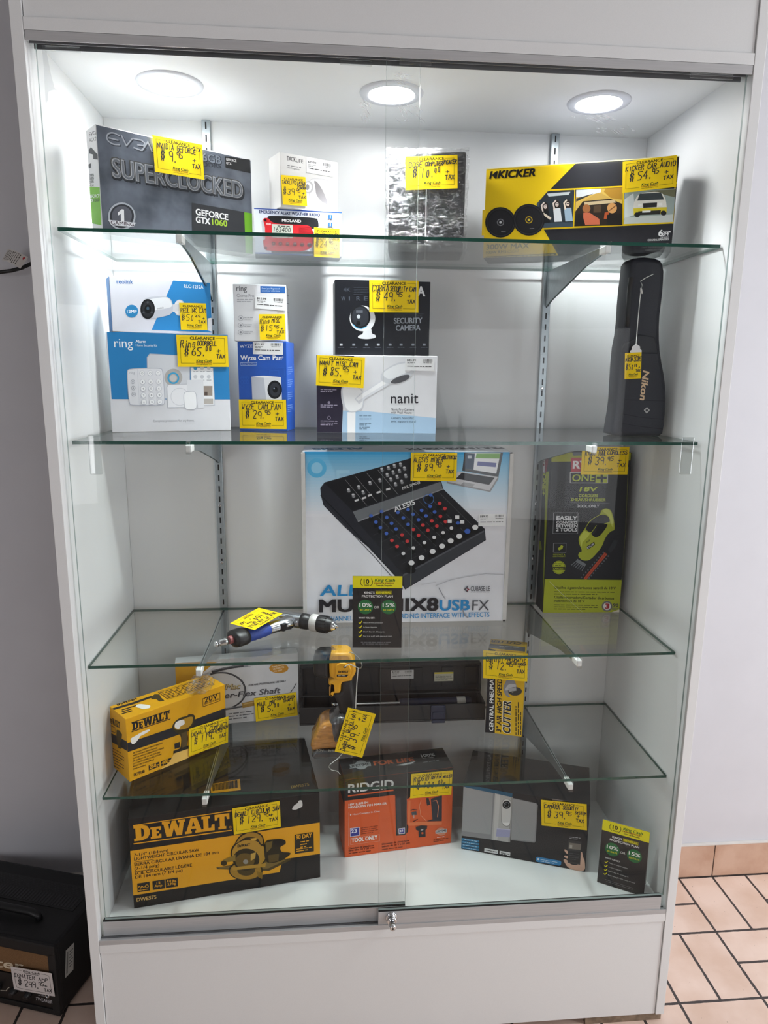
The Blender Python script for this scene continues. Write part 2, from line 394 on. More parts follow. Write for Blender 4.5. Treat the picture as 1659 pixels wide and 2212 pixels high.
# glass shelves and their brackets
for nm, zs, x0, x1, y0 in (('top', S1, -.5869, .597, .0443), ('second', S2, -.593, .5944, .0513), ('third', S3, -.598, .5948, .0582), ('lowest', S4, -.5883, .598, .0513)):
    b = Mesh(); y1 = DEP - .0125
    vs = [(x, y, z) for x in (x0, x1) for y in (y0, y1) for z in (zs - .006, zs)]
    b.add(vs, [[1, 5, 7, 3], [0, 2, 6, 4]], M_SHELF)
    b.add(vs, [[0, 4, 5, 1], [2, 3, 7, 6], [0, 1, 3, 2], [4, 6, 7, 5]], M_EDGE)
    b.build('glass_shelf', label={'top': 'topmost clear glass shelf with the graphics card carton on it', 'second': 'second clear glass shelf from the top with security camera boxes on it', 'third': 'third clear glass shelf from the top carrying the mixer box and air drill', 'lowest': 'lowest clear glass shelf carrying the impact wrench box and torque wrench case'}[nm], cat='shelf', group='glass shelves in the cabinet')
    for s_, x in ((-1, -.384), (1, .3825)):
        e = empty('shelf_bracket', (x, DEP - .0125, zs - .0062), 0, f"{'left' if s_ < 0 else 'right'} steel bracket under the {nm} glass shelf", 'bracket', 'brackets under the glass shelves')
        b = Mesh(); th = .0016
        prof = [(0, 0), (-.335, 0), (-.335, -.011), (-.24, -.022), (-.03, -.068), (-.004, -.078), (0, -.078)]
        n = len(prof)
        for xx in (-.0028, .0012):
            vs = [(xx, p[0], p[1]) for p in prof] + [(xx + th, p[0], p[1]) for p in prof]
            b.add(vs, [list(range(n))[::-1], list(range(n, 2 * n))] + [[k, (k + 1) % n, n + (k + 1) % n, n + k] for k in range(n)], M_ZINC)
        b.build('bracket_arm', parent=e)
        b = Mesh(); b.box(-.0055, -.348, -.0135, .0055, -.318, -.0003, M_WHITE, .002); b.box(-.0045, -.352, -.0165, .0045, -.344, .0058, M_CLEAR, .001)
        b.build('end_cap', parent=e, label='white plastic end cap')

# ------------------------------------------------------------------ printing and lettering helpers
INK = mat((0.012, 0.012, 0.016), 0.5, name='marker_ink')
def ink(c, r=0.5): return mat(c, r, spec=.22, name='print')
_T = {}
def glyphs(s, b):
    k = (s, b)
    if k not in _T:
        c = bpy.data.curves.new('lettering', 'FONT'); c.body = s; c.offset = b; c.resolution_u = 3
        o = bpy.data.objects.new('lettering', c); m = bpy.data.meshes.new_from_object(o)
        vs = [(v.co.x, v.co.y) for v in m.vertices]; fs = [list(p.vertices) for p in m.polygons]
        bpy.data.objects.remove(o); bpy.data.curves.remove(c); bpy.data.meshes.remove(m)
        x0 = min((v[0] for v in vs), default=0); x1 = max((v[0] for v in vs), default=1)
        _T[k] = ([((x - x0) / (x1 - x0 or 1), y / 0.71) for x, y in vs], fs, (x1 - x0) / 0.71)
    return _T[k]
# a slab-serif capital alphabet for the tool maker's wordmark, on a 10 x 10 grid: lists of polygons
SLAB = {'D': (9.2, [[(0, 0), (4.6, 0), (7.6, 1.2), (8.8, 3.6), (8.8, 6.4), (7.6, 8.8), (4.6, 10), (0, 10), (0, 8.3), (1, 8.3), (1, 1.7), (0, 1.7)]], [[(4.1, 2.0), (5.3, 2.7), (5.8, 4.2), (5.8, 5.8), (5.3, 7.3), (4.1, 8.0)]]),
        'e': (6.6, [[(0, 0), (6, 0), (6, 2.6), (4.9, 2.6), (4.6, 1.5), (3.4, 1.5), (3.4, 3.1), (4.8, 3.1), (4.8, 4.4), (3.4, 4.4), (3.4, 6.1), (4.6, 6.1), (4.9, 5.1), (6, 5.1), (6, 7.5), (0, 7.5), (0, 6.2), (.8, 6.2), (.8, 1.3), (0, 1.3)]], []),
        'W': (12.8, [[(2.2, 0), (5.2, 0), (6.6, 5.2), (8, 0), (11, 0), (12.4, 8.4), (13, 8.4), (13, 10), (9, 10), (9, 8.4), (9.9, 8.4), (9.3, 4.4), (7.7, 10), (5.6, 10), (4, 4.4), (3.5, 8.4), (4.4, 8.4), (4.4, 10), (0, 10), (0, 8.4), (.8, 8.4)]], []),
        'A': (9.6, [[(0, 0), (3.8, 0), (3.8, 1.6), (3.2, 1.6), (3.5, 2.8), (6.2, 2.8), (6.5, 1.6), (5.8, 1.6), (5.8, 0), (10, 0), (10, 1.6), (9.4, 1.6), (6.9, 10), (3.4, 10), (.8, 1.6), (0, 1.6)]], [[(4.0, 4.5), (5.7, 4.5), (4.85, 7.8)]]),
        'L': (7.6, [[(0, 0), (7.4, 0), (7.4, 4), (5.8, 4), (5.4, 1.9), (3.9, 1.9), (3.9, 8.3), (4.9, 8.3), (4.9, 10), (0, 10), (0, 8.3), (1, 8.3), (1, 1.7), (0, 1.7)]], []),
        'T': (8.8, [[(2, 0), (6.6, 0), (6.6, 1.7), (5.7, 1.7), (5.7, 8.1), (6.8, 8.1), (7.2, 6.2), (8.6, 6.2), (8.6, 10), (0, 10), (0, 6.2), (1.4, 6.2), (1.8, 8.1), (2.9, 8.1), (2.9, 1.7), (2, 1.7)]], [])}
# single-line marker handwriting on a 5 x 8 grid
HW = dict(A='002640 1232', B='0006 0636453303 33413000', C='4536160501103041', D='0006 062645412000', E='46060040 0333', F='460600 0333', G='453616050110304143 4323',
          H='0006 4046 0343', I='2026', J='3631201001', K='0006 4603 0340', L='060040', M='0006234640', N='00064046', O='361605011030414536', P='0006364403', Q='361605011030414536 2240',
          R='0006364403 2340', S='45361605143342301001', T='0646 2620', U='060110304146', V='062046', W='0610233046', X='0046 0640', Y='062346 2320', Z='06460040',
          a='341403011031 3430', b='0600 021433312000', c='341403011030', d='3630 321403011031', e='0232341403011030', f='36261500 0434', g='3414030232 34311001', h='0600 03143330', i='2420 2526',
          k='0600 3402 0230', l='2620', m='0004 03142320 23344340', n='0004 03143330', o='14030110303314', p='0400 0414332202', r='0004 031434', s='34140323321000', t='262130 0444', u='0401103034 3430', v='042044', w='0410233044', x='0044 0440', y='0422 4400', z='04440040')
HW.update({'0': '26151120313526', '1': '2620', '2': '05163645440040', '3': '06163645332342301001', '4': '3036 360242', '5': '4606043342301000', '6': '360301103041331302', '7': '064610', '8': '2315163645231110304123', '9': '432313051636454340',
           '$': '44351504133342311102 1017 3037', '.': '1011', '+': '0343 2125', '-': '0343', '#': '1016 3036 0242 0444', "'": '2625', '/': '0046'})

class Face:
    """a flat printed face: o origin, U right, V up, N outwards, in the local frame of the part; w x h metres"""
    def __init__(s, mesh, o, U, V, w, h, mw=None, base=0.00015):
        s.b = mesh; s.o = Vector(o); s.U = Vector(U).normalized(); s.V = Vector(V).normalized(); s.N = s.U.cross(s.V).normalized()
        s.w = w; s.h = h; s.mw = mw; s.inv = mw.inverted() if mw else None; s.k = 0; s.base = base; s.Z = None; s.rnd = random.Random(3)
    def c(s, p):
        if s.Z is None: return (p[0] * s.w, p[1] * s.h)
        x, y = s.Z[0] + p[0] * s.Z[2], s.Z[1] + p[1] * s.Z[2]
        O = s.inv @ CAM; D = s.inv.to_3x3() @ ray(x, y)
        t = (s.o - O).dot(s.N) / D.dot(s.N); q = O + D * t - s.o
        return (q.dot(s.U), q.dot(s.V))
    def P(s, q, k, clip=True):
        u, v = q
        if clip: u = min(max(u, .0002), s.w - .0002); v = min(max(v, .0002), s.h - .0002)
        return s.o + s.U * u + s.V * v + s.N * (s.base + .000013 * k)
    def raw(s, m, qs, fs=None, clip=True):
        s.b.add([s.P(q, s.k, clip) for q in qs], fs or [list(range(len(qs)))], m)
    def poly(s, col, pts, up=1):
        s.k += up; s.raw(ink(col) if not hasattr(col, 'node_tree') else col, [s.c(p) for p in pts])
    def blob(s, col, pts, up=1):
        for _ in range(2):
            q = []
            for i in range(len(pts)):
                a, b_ = pts[i], pts[(i + 1) % len(pts)]; q += [(a[0] * .78 + b_[0] * .22, a[1] * .78 + b_[1] * .22), (a[0] * .22 + b_[0] * .78, a[1] * .22 + b_[1] * .78)]
            pts = q
        s.poly(col, pts, up)
    def rect(s, col, x0, y0, x1, y1, up=1): s.poly(col, [(x0, y0), (x1, y0), (x1, y1), (x0, y1)], up)
    def sc(s, p):
        a = s.c(p); 
        if s.Z is None: return s.w
        b = s.c((p[0] + 1, p[1])); c = s.c((p[0], p[1] + 1))
        return (math.hypot(b[0] - a[0], b[1] - a[1]) + math.hypot(c[0] - a[0], c[1] - a[1])) / 2
    def ribbon(s, m, qs, wd):
        k0 = s.k; s.rb = getattr(s, 'rb', 0)
        for i in range(len(qs) - 1):
            s.rb += 1; s.k = k0 + .3 * (s.rb % 4)
            (x0, y0), (x1, y1) = qs[i], qs[i + 1]; l = math.hypot(x1 - x0, y1 - y0) or 1e-9
            nx, ny = -(y1 - y0) / l * wd / 2, (x1 - x0) / l * wd / 2; ex, ey = (x1 - x0) / l * wd * .3, (y1 - y0) / l * wd * .3
            s.raw(m, [(x0 + nx - ex, y0 + ny - ey), (x0 - nx - ex, y0 - ny - ey), (x1 - nx + ex, y1 - ny + ey), (x1 + nx + ex, y1 + ny + ey)])
        s.k = k0
    def line(s, col, pts, wd, up=1):
        s.k += up + 1
        if len(pts) > 5 and pts[0] != pts[-1]:
            for _ in range(2):
                q = [pts[0]]
                for a, b_ in zip(pts, pts[1:]): q += [(a[0] * .75 + b_[0] * .25, a[1] * .75 + b_[1] * .25), (a[0] * .25 + b_[0] * .75, a[1] * .25 + b_[1] * .75)]
                pts = q + [pts[-1]]
        s.ribbon(ink(col), [s.c(p) for p in pts], wd * s.sc(pts[0]))
    def loop(s, col, pts, wd): s.line(col, list(pts) + [pts[0]], wd)
    def disc(s, col, c, r, n=28, a0=0, a1=360, up=1):
        rx, ry = r if isinstance(r, tuple) else (r, r)
        if s.Z is None and not isinstance(r, tuple): ry = r * s.w / s.h
        s.poly(col, [(c[0] + rx * math.cos(R(a0 + (a1 - a0) * k / n)), c[1] + ry * math.sin(R(a0 + (a1 - a0) * k / n))) for k in range(n)], up)
    def ring(s, col, c, r, wd, n=28):
        rx, ry = r if isinstance(r, tuple) else (r, r)
        if s.Z is None and not isinstance(r, tuple): ry = r * s.w / s.h
        s.line(col, [(c[0] + rx * math.cos(2 * PI * k / n), c[1] + ry * math.sin(2 * PI * k / n)) for k in range(n + 1)], wd)
    def base_dirs(s, p0, p1, h):
        a = Vector(s.c(p0)); b = Vector(s.c(p1)); d = (b - a); L = d.length; d = d / (L or 1); v = Vector((-d.y, d.x))
        if s.Z is None: return a, d, v, L, h * s.h
        l = math.hypot(p1[0] - p0[0], p1[1] - p0[1]) or 1
        n = ((p1[1] - p0[1]) / l, -(p1[0] - p0[0]) / l)
        t = Vector(s.c((p0[0] + n[0] * h, p0[1] + n[1] * h))) - a
        return a, d, v, L, max(abs(t.dot(v)), 1e-5)
    def text(s, t, p0, p1, h, col, b=0.012, sh=0.0, up=0):
        s.k += up; vs, fs, asp = glyphs(t, 0)
        if p1 is None:
            a = Vector(s.c(p0)); hm = h * (s.h if s.Z is None else s.sc(p0)); d = Vector((1, 0)); v = Vector((0, 1)); L = asp * hm
        else: a, d, v, L, hm = s.base_dirs(p0, p1, h)
        s.k += .5; ex = max(0, b - .002) * hm * 1.25; m = ink(col)
        for dx, dy in (((-ex, ex * .6), (ex, ex * .6), (-ex, -ex * .6), (ex, -ex * .6), (0, 0)) if ex else ((0, 0),)):
            s.k += .3; s.raw(m, [a + d * (x * L + y * hm * sh + dx) + v * (y * hm + dy) for x, y in vs], fs)
    def slab(s, p0, p1, h, col, hole):
        a, d, v, L, hm = s.base_dirs(p0, p1, h); x = 0; tot = 9.2 + 6.6 + 12.8 + 9.6 + 7.6 + 8.8 - .2
        s.k += 1
        for ch in 'DeWALT':
            wd, ps, hs = SLAB[ch]
            for pl in ps: s.raw(ink(col), [a + d * ((x + q[0]) / tot * L) + v * (q[1] / 10 * hm) for q in pl])
            s.k += .5
            for pl in hs: s.raw(ink(hole), [a + d * ((x + q[0]) / tot * L) + v * (q[1] / 10 * hm) for q in pl])
            s.k -= .5; x += wd
        s.k += .5
    def hand(s, t, p0, p1, h, m=None, wd=.0011, sh=.12):
        a, d, v, L, hm = s.base_dirs(p0, p1, h); n = len(t); rn = s.rnd; s.k += 1.5
        for i, ch in enumerate(t):
            g = HW.get(ch)
            if not g: continue
            jx, jy, js = rn.uniform(-.06, .06), rn.uniform(-.05, .05), rn.uniform(.9, 1.1)
            for st in g.split():
                pts = [(int(st[j]), int(st[j + 1])) for j in range(0, len(st), 2)]
                if len(pts) > 3:  # round off the corners of pen strokes
                    q = [pts[0]]
                    for j in range(1, len(pts) - 1):
                        for f in (.3, 0, -.3):
                            o = pts[j - 1] if f > 0 else pts[j + 1]; q.append((pts[j][0] + (o[0] - pts[j][0]) * abs(f) if f else pts[j][0] * .84 + (pts[j - 1][0] + pts[j + 1][0]) * .08, pts[j][1] + (o[1] - pts[j][1]) * abs(f) if f else pts[j][1] * .84 + (pts[j - 1][1] + pts[j + 1][1]) * .08))
                    pts = q + [pts[-1]]
                cw = L / n
                s.ribbon(m or INK, [a + d * ((i + jx + x / 4 * .74) * cw + y / 6 * hm * sh) + v * ((y / 6 * js + jy) * hm) for x, y in pts], wd)
    def micro(s, col, p0, p1, h, rows=1, gap=None, dens=.86, vert=False):
        # illegibly small print: rows of word-long dashes
        s.k += .5; m = ink(col); gap = gap or h * 1.8
        for r_ in range(rows):
            dy = (gap * r_) if s.Z is not None else -gap * r_
            a0, a1 = ((p0[0], p0[1] + dy), (p1[0], p1[1] + dy)) if not vert else ((p0[0] + dy, p0[1]), (p1[0] + dy, p1[1]))
            a, d, v, L, hm = s.base_dirs(a0, a1, h); x = 0; end = L * (1 if r_ < rows - 1 or rows == 1 else .72)
            while x < end - hm:
                wl = min(hm * s.rnd.uniform(1.2, 5.5), end - x)
                s.raw(m, [a + d * x, a + d * (x + wl), a + d * (x + wl) + v * hm * .62, a + d * x + v * hm * .62]); x += wl + hm * .7
    def bars(s, col, x0, y0, x1, y1, n=26):
        s.k += .5; m = ink(col); x = 0.0
        while x < 1:
            wd = s.rnd.choice((.4, .4, .8, 1.2)) / n
            q = [s.c((x0 + (x1 - x0) * t, y)) for t, y in ((x, y0), (min(1, x + wd), y0), (min(1, x + wd), y1), (x, y1))]
            s.raw(m, q); x += wd + s.rnd.choice((.4, .6, 1.0)) / n

class Carton:
    def __init__(s, name, loc, yaw, w, h, d, base, label, cat='box', bev=.0012, group=None, part='carton', rough=.38, sides=None):
        s.root = empty(name, loc, R(yaw), label, cat, group); s.w, s.h, s.d = w, h, d
        s.mw = Matrix.Translation(Vector(loc)) @ Matrix.Rotation(R(yaw), 4, 'Z')
        s.b = Mesh(); s.part = part
        s.b.box(0, 0, 0.0003, w, d, h, base if hasattr(base, 'node_tree') else mat(base, rough + .08, noise=.06, scale=25, spec=.25, name='printed_card'), bev)
        s.fs = {}
    def face(s, n, Z=None):
        if n not in s.fs:
            w, h, d = s.w, s.h, s.d
            o, U, V, a, b = {'front': ((0, 0, 0), (1, 0, 0), (0, 0, 1), w, h), 'left': ((0, d, 0), (0, -1, 0), (0, 0, 1), d, h), 'right': ((w, 0, 0), (0, 1, 0), (0, 0, 1), d, h),
                             'top': ((0, 0, h), (1, 0, 0), (0, 1, 0), w, d), 'bottom': ((0, d, 0.0003), (1, 0, 0), (0, -1, 0), w, d)}[n]
            s.fs[n] = Face(s.b, o, U, V, a, b, s.mw)
        s.fs[n].Z = Z; return s.fs[n]
    def done(s): s.obj = s.b.build(s.part, parent=s.root); return s.root
YEL = mat('#f4d010', .65, noise=.03, scale=30, spec=.2, name='yellow_tag_card')
def tag_print(f, names, dol, cents, narrow=False, white=False):
    g = '#17471c'; rd = '#7a1f12'; k = '#15140f'
    if narrow:
        f.text('CLEARANCE', (.12, .845), (.88, .845), .075, k, .03)
        f.text('King Cash', (.24, .14), (.80, .14), .075, g, .03, .25); f.text('PAWN & JEWELRY', (.25, .085), (.79, .085), .038, rd, .03); f.line(k, [(.30, .05), (.70, .05)], .008)
    elif white:
        f.text('King Cash', (.30, .86), (.70, .86), .085, k, .03, .25); f.text('PAWN & JEWELRY', (.31, .80), (.69, .80), .04, k, .03)
        f.line(k, [(.26, .90), (.10, .90), (.065, .85), (.065, .15), (.1, .09), (.9, .09), (.935, .15), (.935, .85), (.9, .90), (.74, .90)], .006)
    else:
        f.text('CLEARANCE', (.26, .865), (.745, .865), .088, k, .03)
        f.line(k, [(.235, .91), (.065, .91), (.065, .115), (.32, .115)], .0055); f.line(k, [(.765, .91), (.935, .91), (.935, .115), (.685, .115)], .0055)
        f.text('King Cash', (.36, .155), (.665, .155), .078, g, .03, .25); f.text('PAWN & JEWELRY', (.355, .105), (.665, .105), .036, rd, .03)
        f.text('Casa de Empeño', (.43, .06), (.59, .06), .026, k, .03); f.line(k, [(.355, .068), (.42, .068)], .005); f.line(k, [(.60, .068), (.665, .068)], .005)
    wd = .0011 if narrow else .0015
    for t, u0, v0, u1, h in names: f.hand(t, (u0, v0), (u1, v0 + .0), h, wd=wd)
    if narrow:
        f.hand('$', (.05, .33), (.18, .33), .22, wd=wd); n = len(dol); f.hand(dol, (.22, .35), (.22 + .15 * n, .35), .20, wd=wd); f.hand(cents, (.27 + .15 * n, .45), (.47 + .15 * n, .45), .11, wd=wd)
        f.hand('+', (.83, .38), (.94, .38), .1, wd=wd); f.hand('TAX', (.66, .245), (.97, .255), .1, wd=wd)
    else:
        n = len(dol); q = .12 if white else 0; f.hand('$', (.13, .34 - q), (.225, .34 - q), .30, wd=wd * 1.1); x = .285; f.hand(dol, (x, .36 - q), (x + .098 * n, .36 - q), .25, wd=wd * 1.15); x += .098 * n + .015
        f.hand('.', (x, .35 - q), (x + .06, .35 - q), .2, wd=wd * 1.3); f.hand(cents, (x + .05, .49 - q), (x + .19, .50 - q), .15, wd=wd); f.hand('+', (.775, .44 - q), (.865, .45 - q), .13, wd=wd); f.hand('TAX', (.76, .27 - q), (.95, .29 - q), .12, wd=wd)
def card_frame(mesh, P, base, thick, m, mw=None, gap=.0003):
    """P: TL,TR,BR,BL points; returns the printed face of a thin card there"""
    TL, TR, BR, BL = [Vector(p) for p in P]
    U = ((TR - TL) + (BR - BL)).normalized(); V = ((TL - BL) + (TR - BR)); V = (V - U * V.dot(U)).normalized(); N = U.cross(V)
    w = ((TR - TL).length + (BR - BL).length) / 2; h = ((TL - BL).length + (TR - BR).length) / 2
    c = (TL + TR + BR + BL) / 4 + N * base; o = c - U * w / 2 - V * h / 2
    vs = [o, o + U * w, o + U * w + V * h, o + V * h]; vs = [v + N * thick for v in vs] + vs
    mesh.add(vs, [[0, 1, 2, 3], [7, 6, 5, 4], [4, 5, 1, 0], [5, 6, 2, 1], [6, 7, 3, 2], [7, 4, 0, 3]], m)
    return Face(mesh, o + N * thick, U, V, w, h, mw, .0001)
def price_tag(box, fname, Z, q, names, dol, cents, narrow=False, off=.0030):
    f = box.face(fname, Z); P = []
    for p in q: u, v = f.c(p); P.append(f.o + f.U * u + f.V * v)
    b = Mesh(); g = card_frame(b, P, off, .0004, YEL)
    tag_print(g, names, dol, cents, narrow)
    return b.build('price_tag', parent=box.root, label='yellow handwritten clearance price tag')
def sticker_print(g, price):
    g.text(price, (.06, .74), (.36, .74), .16, '#222222', .02); g.bars('#222222', .60, .72, .93, .94, 22); g.micro('#666666', (.07, .60), (.34, .60), .06, 2, .1); g.micro('#666666', (.62, .62), (.9, .62), .06)
    g.micro('#333333', (.07, .32), (.90, .32), .09)
def sticker(box, fname, Z, q, price, off=.0008):
    f = box.face(fname, Z); P = []
    for p in q: u, v = f.c(p); P.append(f.o + f.U * u + f.V * v)
    b = Mesh(); g = card_frame(b, P, off, .0002, mat('#e4e5e6', .4, name='white_label')); sticker_print(g, price)
    return b.build('price_sticker', parent=box.root, label='small white barcode sticker')
ZA = (180, 240, .3496); ZB = (800, 280, .4581); ZK2 = (1120, 240, .18077); ZC_ = (180, 560, .3014); ZD = (660, 580, .3014); ZE = (1280, 540, .1899); ZF_ = (600, 940, .33755); ZG = (1100, 940, .22905)
ZH = (180, 1290, .3496); ZI = (360, 1290, .2411); ZJ = (640, 1380, .13564); ZKc = (630, 1370, .3255); ZL = (1020, 1370, .11304); ZM = (200, 1640, .31344); ZN = (720, 1600, .1748); ZO = (980, 1600, .19289); ZQ = (0, 1840, .16813)

# ------------------------------------------------------------------ top shelf
METAL_PRINT = mat('#6a717d', .45, c2='#3d434d', scale=15, name='brushed_metal_print', spec=.3)
c = Carton('graphics_card_box', (-.5287, .1009, S1), 36.2, .3080, .1819, .05, '#e8e8ea', 'grey metallic graphics card carton with large embossed capital letters on top shelf')
f = c.face('front', ZA)
f.k += 1; f.raw(METAL_PRINT, [(.0008, .0008), (c.w - .0008, .0008), (c.w - .0008, c.h - .0016), (.0008, c.h - .0016)])
def emb(pts, w):
    f.line('#3a3e46', [(x + 5, y + 6) for x, y in pts], w + 3); f.line('#a4a9b2', pts, w)
for pts in ([(222, 152), (185, 132), (152, 138), (143, 162), (152, 186), (185, 206), (224, 208)], [(158, 166), (214, 180)], [(236, 152), (266, 214), (302, 170)], [(308, 170), (358, 180), (380, 198), (372, 214), (335, 208)], [(372, 214), (380, 230), (356, 242), (312, 226)], [(364, 242), (398, 190), (424, 250)]): emb(pts, 8)
f.text('SUPERCLOCKED', (188, 418), (990, 552), 118, '#23262c', .075); f.text('SUPERCLOCKED', (182, 404), (982, 538), 118, '#4a4a48', .06); f.text('SUPERCLOCKED', (184, 406), (984, 540), 116, '#9a9ca0', .03); f.text('SUPERCLOCKED', (186, 406), (984, 540), 112, '#62666d', .0)
f.text('6GB', (738, 310), (853, 331), 52, '#30343c', .06); f.text('6GB', (736, 307), (851, 328), 50, '#7d848e', .02); f.text('DDR5', (740, 342), (852, 354), 26, '#3a3e46', .04)
f.poly('#1c1d20', [(875, 280), (1028, 300), (1032, 385), (878, 350)]); f.text('GEFORCE', (882, 306), (945, 316), 16, '#d8d8d8', .03); f.text('GTX', (882, 328), (915, 333), 14, '#d8d8d8', .03)
f.poly('#303236', [(668, 566), (993, 624), (1003, 915), (674, 850)]); f.poly('#6cab22', [(993, 624), (1042, 633), (1046, 925), (1003, 915)])
f.text('GEFORCE', (695, 640), (893, 674), 38, '#f0f0f0', .04); f.text('GTX', (696, 688), (782, 701), 38, '#f0f0f0', .04); f.text('1060', (796, 702), (888, 714), 38, '#a7cc3a', .03)
f.poly('#46494e', [(760, 780), (905, 790), (990, 830), (1000, 880), (850, 870)])
f.disc('#2c2e34', (237, 650), 86); f.ring('#a7acb4', (237, 650), 80, 10); f.disc('#565861', (237, 648), 62); f.poly('#e2e3e6', [(231, 684), (230, 636), (214, 645), (212, 628), (236, 607), (250, 609), (252, 687)])
f.poly('#d3d5da', [(152, 672), (324, 690), (310, 716), (172, 706)]); f.text('GAMING', (170, 700), (312, 712), 23, '#4a3a44', .02)
f.micro('#c9ccd2', (330, 868), (650, 900), 12); f.micro('#babdc3', (690, 872), (1030, 900), 14)
f = c.face('left', ZA)
f.poly('#6fb21f', [(26, 474), (102, 470), (112, 706), (26, 706)]); f.text('EVGA', (36, 158), (92, 140), 24, '#55565a', .02); f.text('ACX 2.0', (38, 192), (92, 178), 22, '#55565a', .01)
f.poly('#4b4d52', [(34, 240), (48, 222), (96, 262), (90, 300), (62, 296), (60, 268), (38, 262)]); f.poly('#55575c', [(32, 330), (48, 322), (50, 350), (34, 356)])
for i, t in enumerate(('28%', '38%', '250%', '4x')): f.text(t, (40, 404 + i * 21), (66, 400 + i * 21), 15, '#55565a', .02)
f.text('GEFORCE', (34, 538), (101, 532), 20, '#f2f2f2', .03); f.text('GTX', (34, 565), (62, 562), 20, '#f2f2f2', .03); f.text('1060', (66, 562), (101, 558), 20, '#22361a', .03)
f.micro('#777777', (34, 735), (70, 740), 7, 6, 13)
c.done(); price_tag(c, 'front', ZA, [(425, 152), (738, 212), (733, 425), (435, 375)], [('NVIDIA GEFORCE', .08, .68, .86, .15), ('GTX', .80, .78, .97, .10)], '9', '95')

c = Carton('weather_radio_box', (-.2758, .2750, S1), 4.5, .1803, .0888, .07, '#d5dbe8', 'small emergency weather radio carton with a red radio printed on it')
f = c.face('front', ZA)
f.poly('#2c4d9b', [(1042, 596), (1603, 624), (1603, 632), (1042, 604)]); f.poly('#3a5cae', [(1055, 872), (1590, 898), (1590, 918), (1055, 892)])
f.text('EMERGENCY ALERT WEATHER RADIO', (1087, 630), (1462, 652), 19, '#1f2d5c', .03)
f.blob('#1f1f22', [(1136, 656), (1150, 646), (1436, 658), (1452, 676), (1455, 735), (1130, 720)]); f.blob('#c8242c', [(1102, 690), (1112, 662), (1140, 658), (1172, 695), (1310, 702), (1420, 706), (1424, 868), (1162, 866), (1116, 856), (1110, 800)])
f.poly('#b4b6ba', [(1100, 680), (1110, 668), (1122, 720), (1124, 790), (1110, 800)])
f.text('MIDLAND', (1228, 683), (1345, 689), 17, '#eeeeee', .03); f.text('NOAA', (1130, 702), (1160, 704), 12, '#eecccc', .03)
f.poly('#bcc2b6', [(1164, 698), (1293, 704), (1295, 786), (1166, 780)]); f.text('162400', (1176, 744), (1280, 750), 30, '#14170f', .0, .12); f.micro('#14170f', (1200, 712), (1280, 716), 8); f.micro('#555a50', (1172, 772), (1285, 778), 6)
for i in range(6): f.line('#8c1820', [(1332, 716 + i * 7), (1410, 719 + i * 7)], 2.5)
for x in (1175, 1218, 1262, 1308, 1352, 1396): f.disc('#3a2629', (x, 818 + (x - 1175) * .035), 13, 8); f.line('#d9c9c9', [(x - 5, 820), (x, 815), (x + 5, 820)], 2)
f.disc('#2a1214', (1124, 672), 8, 10); f.disc('#2a1214', (1128, 845), 8, 10); f.poly('#57595c', [(1160, 866), (1424, 868), (1420, 882), (1164, 880)])
for y in (640, 688): f.poly('#2b5aa8', [(1513, y), (1540, y + 2), (1540, y + 27), (1513, y + 25)]); f.line('#eeeeee', [(1526, y + 5), (1526, y + 21)], 4); f.micro('#334', (1508, y + 34), (1545, y + 36), 6)
f = c.face('left', ZA); f.rect('#2c4d9b', 1030, 590, 1060, 606)
c.done(); price_tag(c, 'front', ZA, [(1422, 722), (1583, 727), (1583, 910), (1428, 900)], [('MIDLAND', .06, .72, .94, .10), ('ALERT RADIO', .10, .60, .97, .09)], '24', '95', True)

c = Carton('rangefinder_box', (-.2204, .2600, S1 + .0891), 26.7, .1305, .1035, .058, '#d9d8d6', 'small white laser rangefinder carton perched on the weather radio box')
f = c.face('front', ZA)
f.text('TACK', (1258, 304), (1312, 314), 27, '#3a3a3c', .02); f.text('LIFE', (1314, 315), (1357, 323), 22, '#3a3a3c', .01); f.micro('#8a8a8c', (1260, 338), (1345, 352), 8); f.text('Laser Rangefinder', (1258, 352), (1338, 368), 11, '#6a6a6c', .0)
f.blob('#c4c3c5', [(1392, 430), (1415, 414), (1500, 420), (1532, 446), (1538, 576), (1515, 588), (1425, 588), (1396, 560)]); f.blob('#efeff0', [(1397, 434), (1418, 419), (1498, 425), (1527, 449), (1532, 572), (1512, 582), (1430, 582), (1402, 556)])
f.blob('#8e8a8c', [(1424, 425), (1448, 440), (1480, 490), (1500, 535), (1512, 580), (1470, 560), (1438, 520), (1432, 470)]); f.disc('#b5b4b6', (1392, 470), (30, 38)); f.disc('#e4e4e6', (1388, 470), (22, 30)); f.disc('#8d8c8f', (1384, 470), (12, 18)); f.poly('#d0cfd2', [(1450, 420), (1475, 420), (1478, 432), (1455, 430)])
c.done(); price_tag(c, 'front', ZA, [(1222, 395), (1370, 412), (1377, 588), (1225, 580)], [('TACKLIFE', .02, .71, .60, .11), ('LASER', .64, .75, .98, .07), ('RANGE', .64, .66, .98, .07), ('FINDER', .64, .57, .99, .07)], '39', '95', True); sticker(c, 'front', ZA, [(1378, 296), (1545, 326), (1540, 408), (1376, 380)], '$39.99')

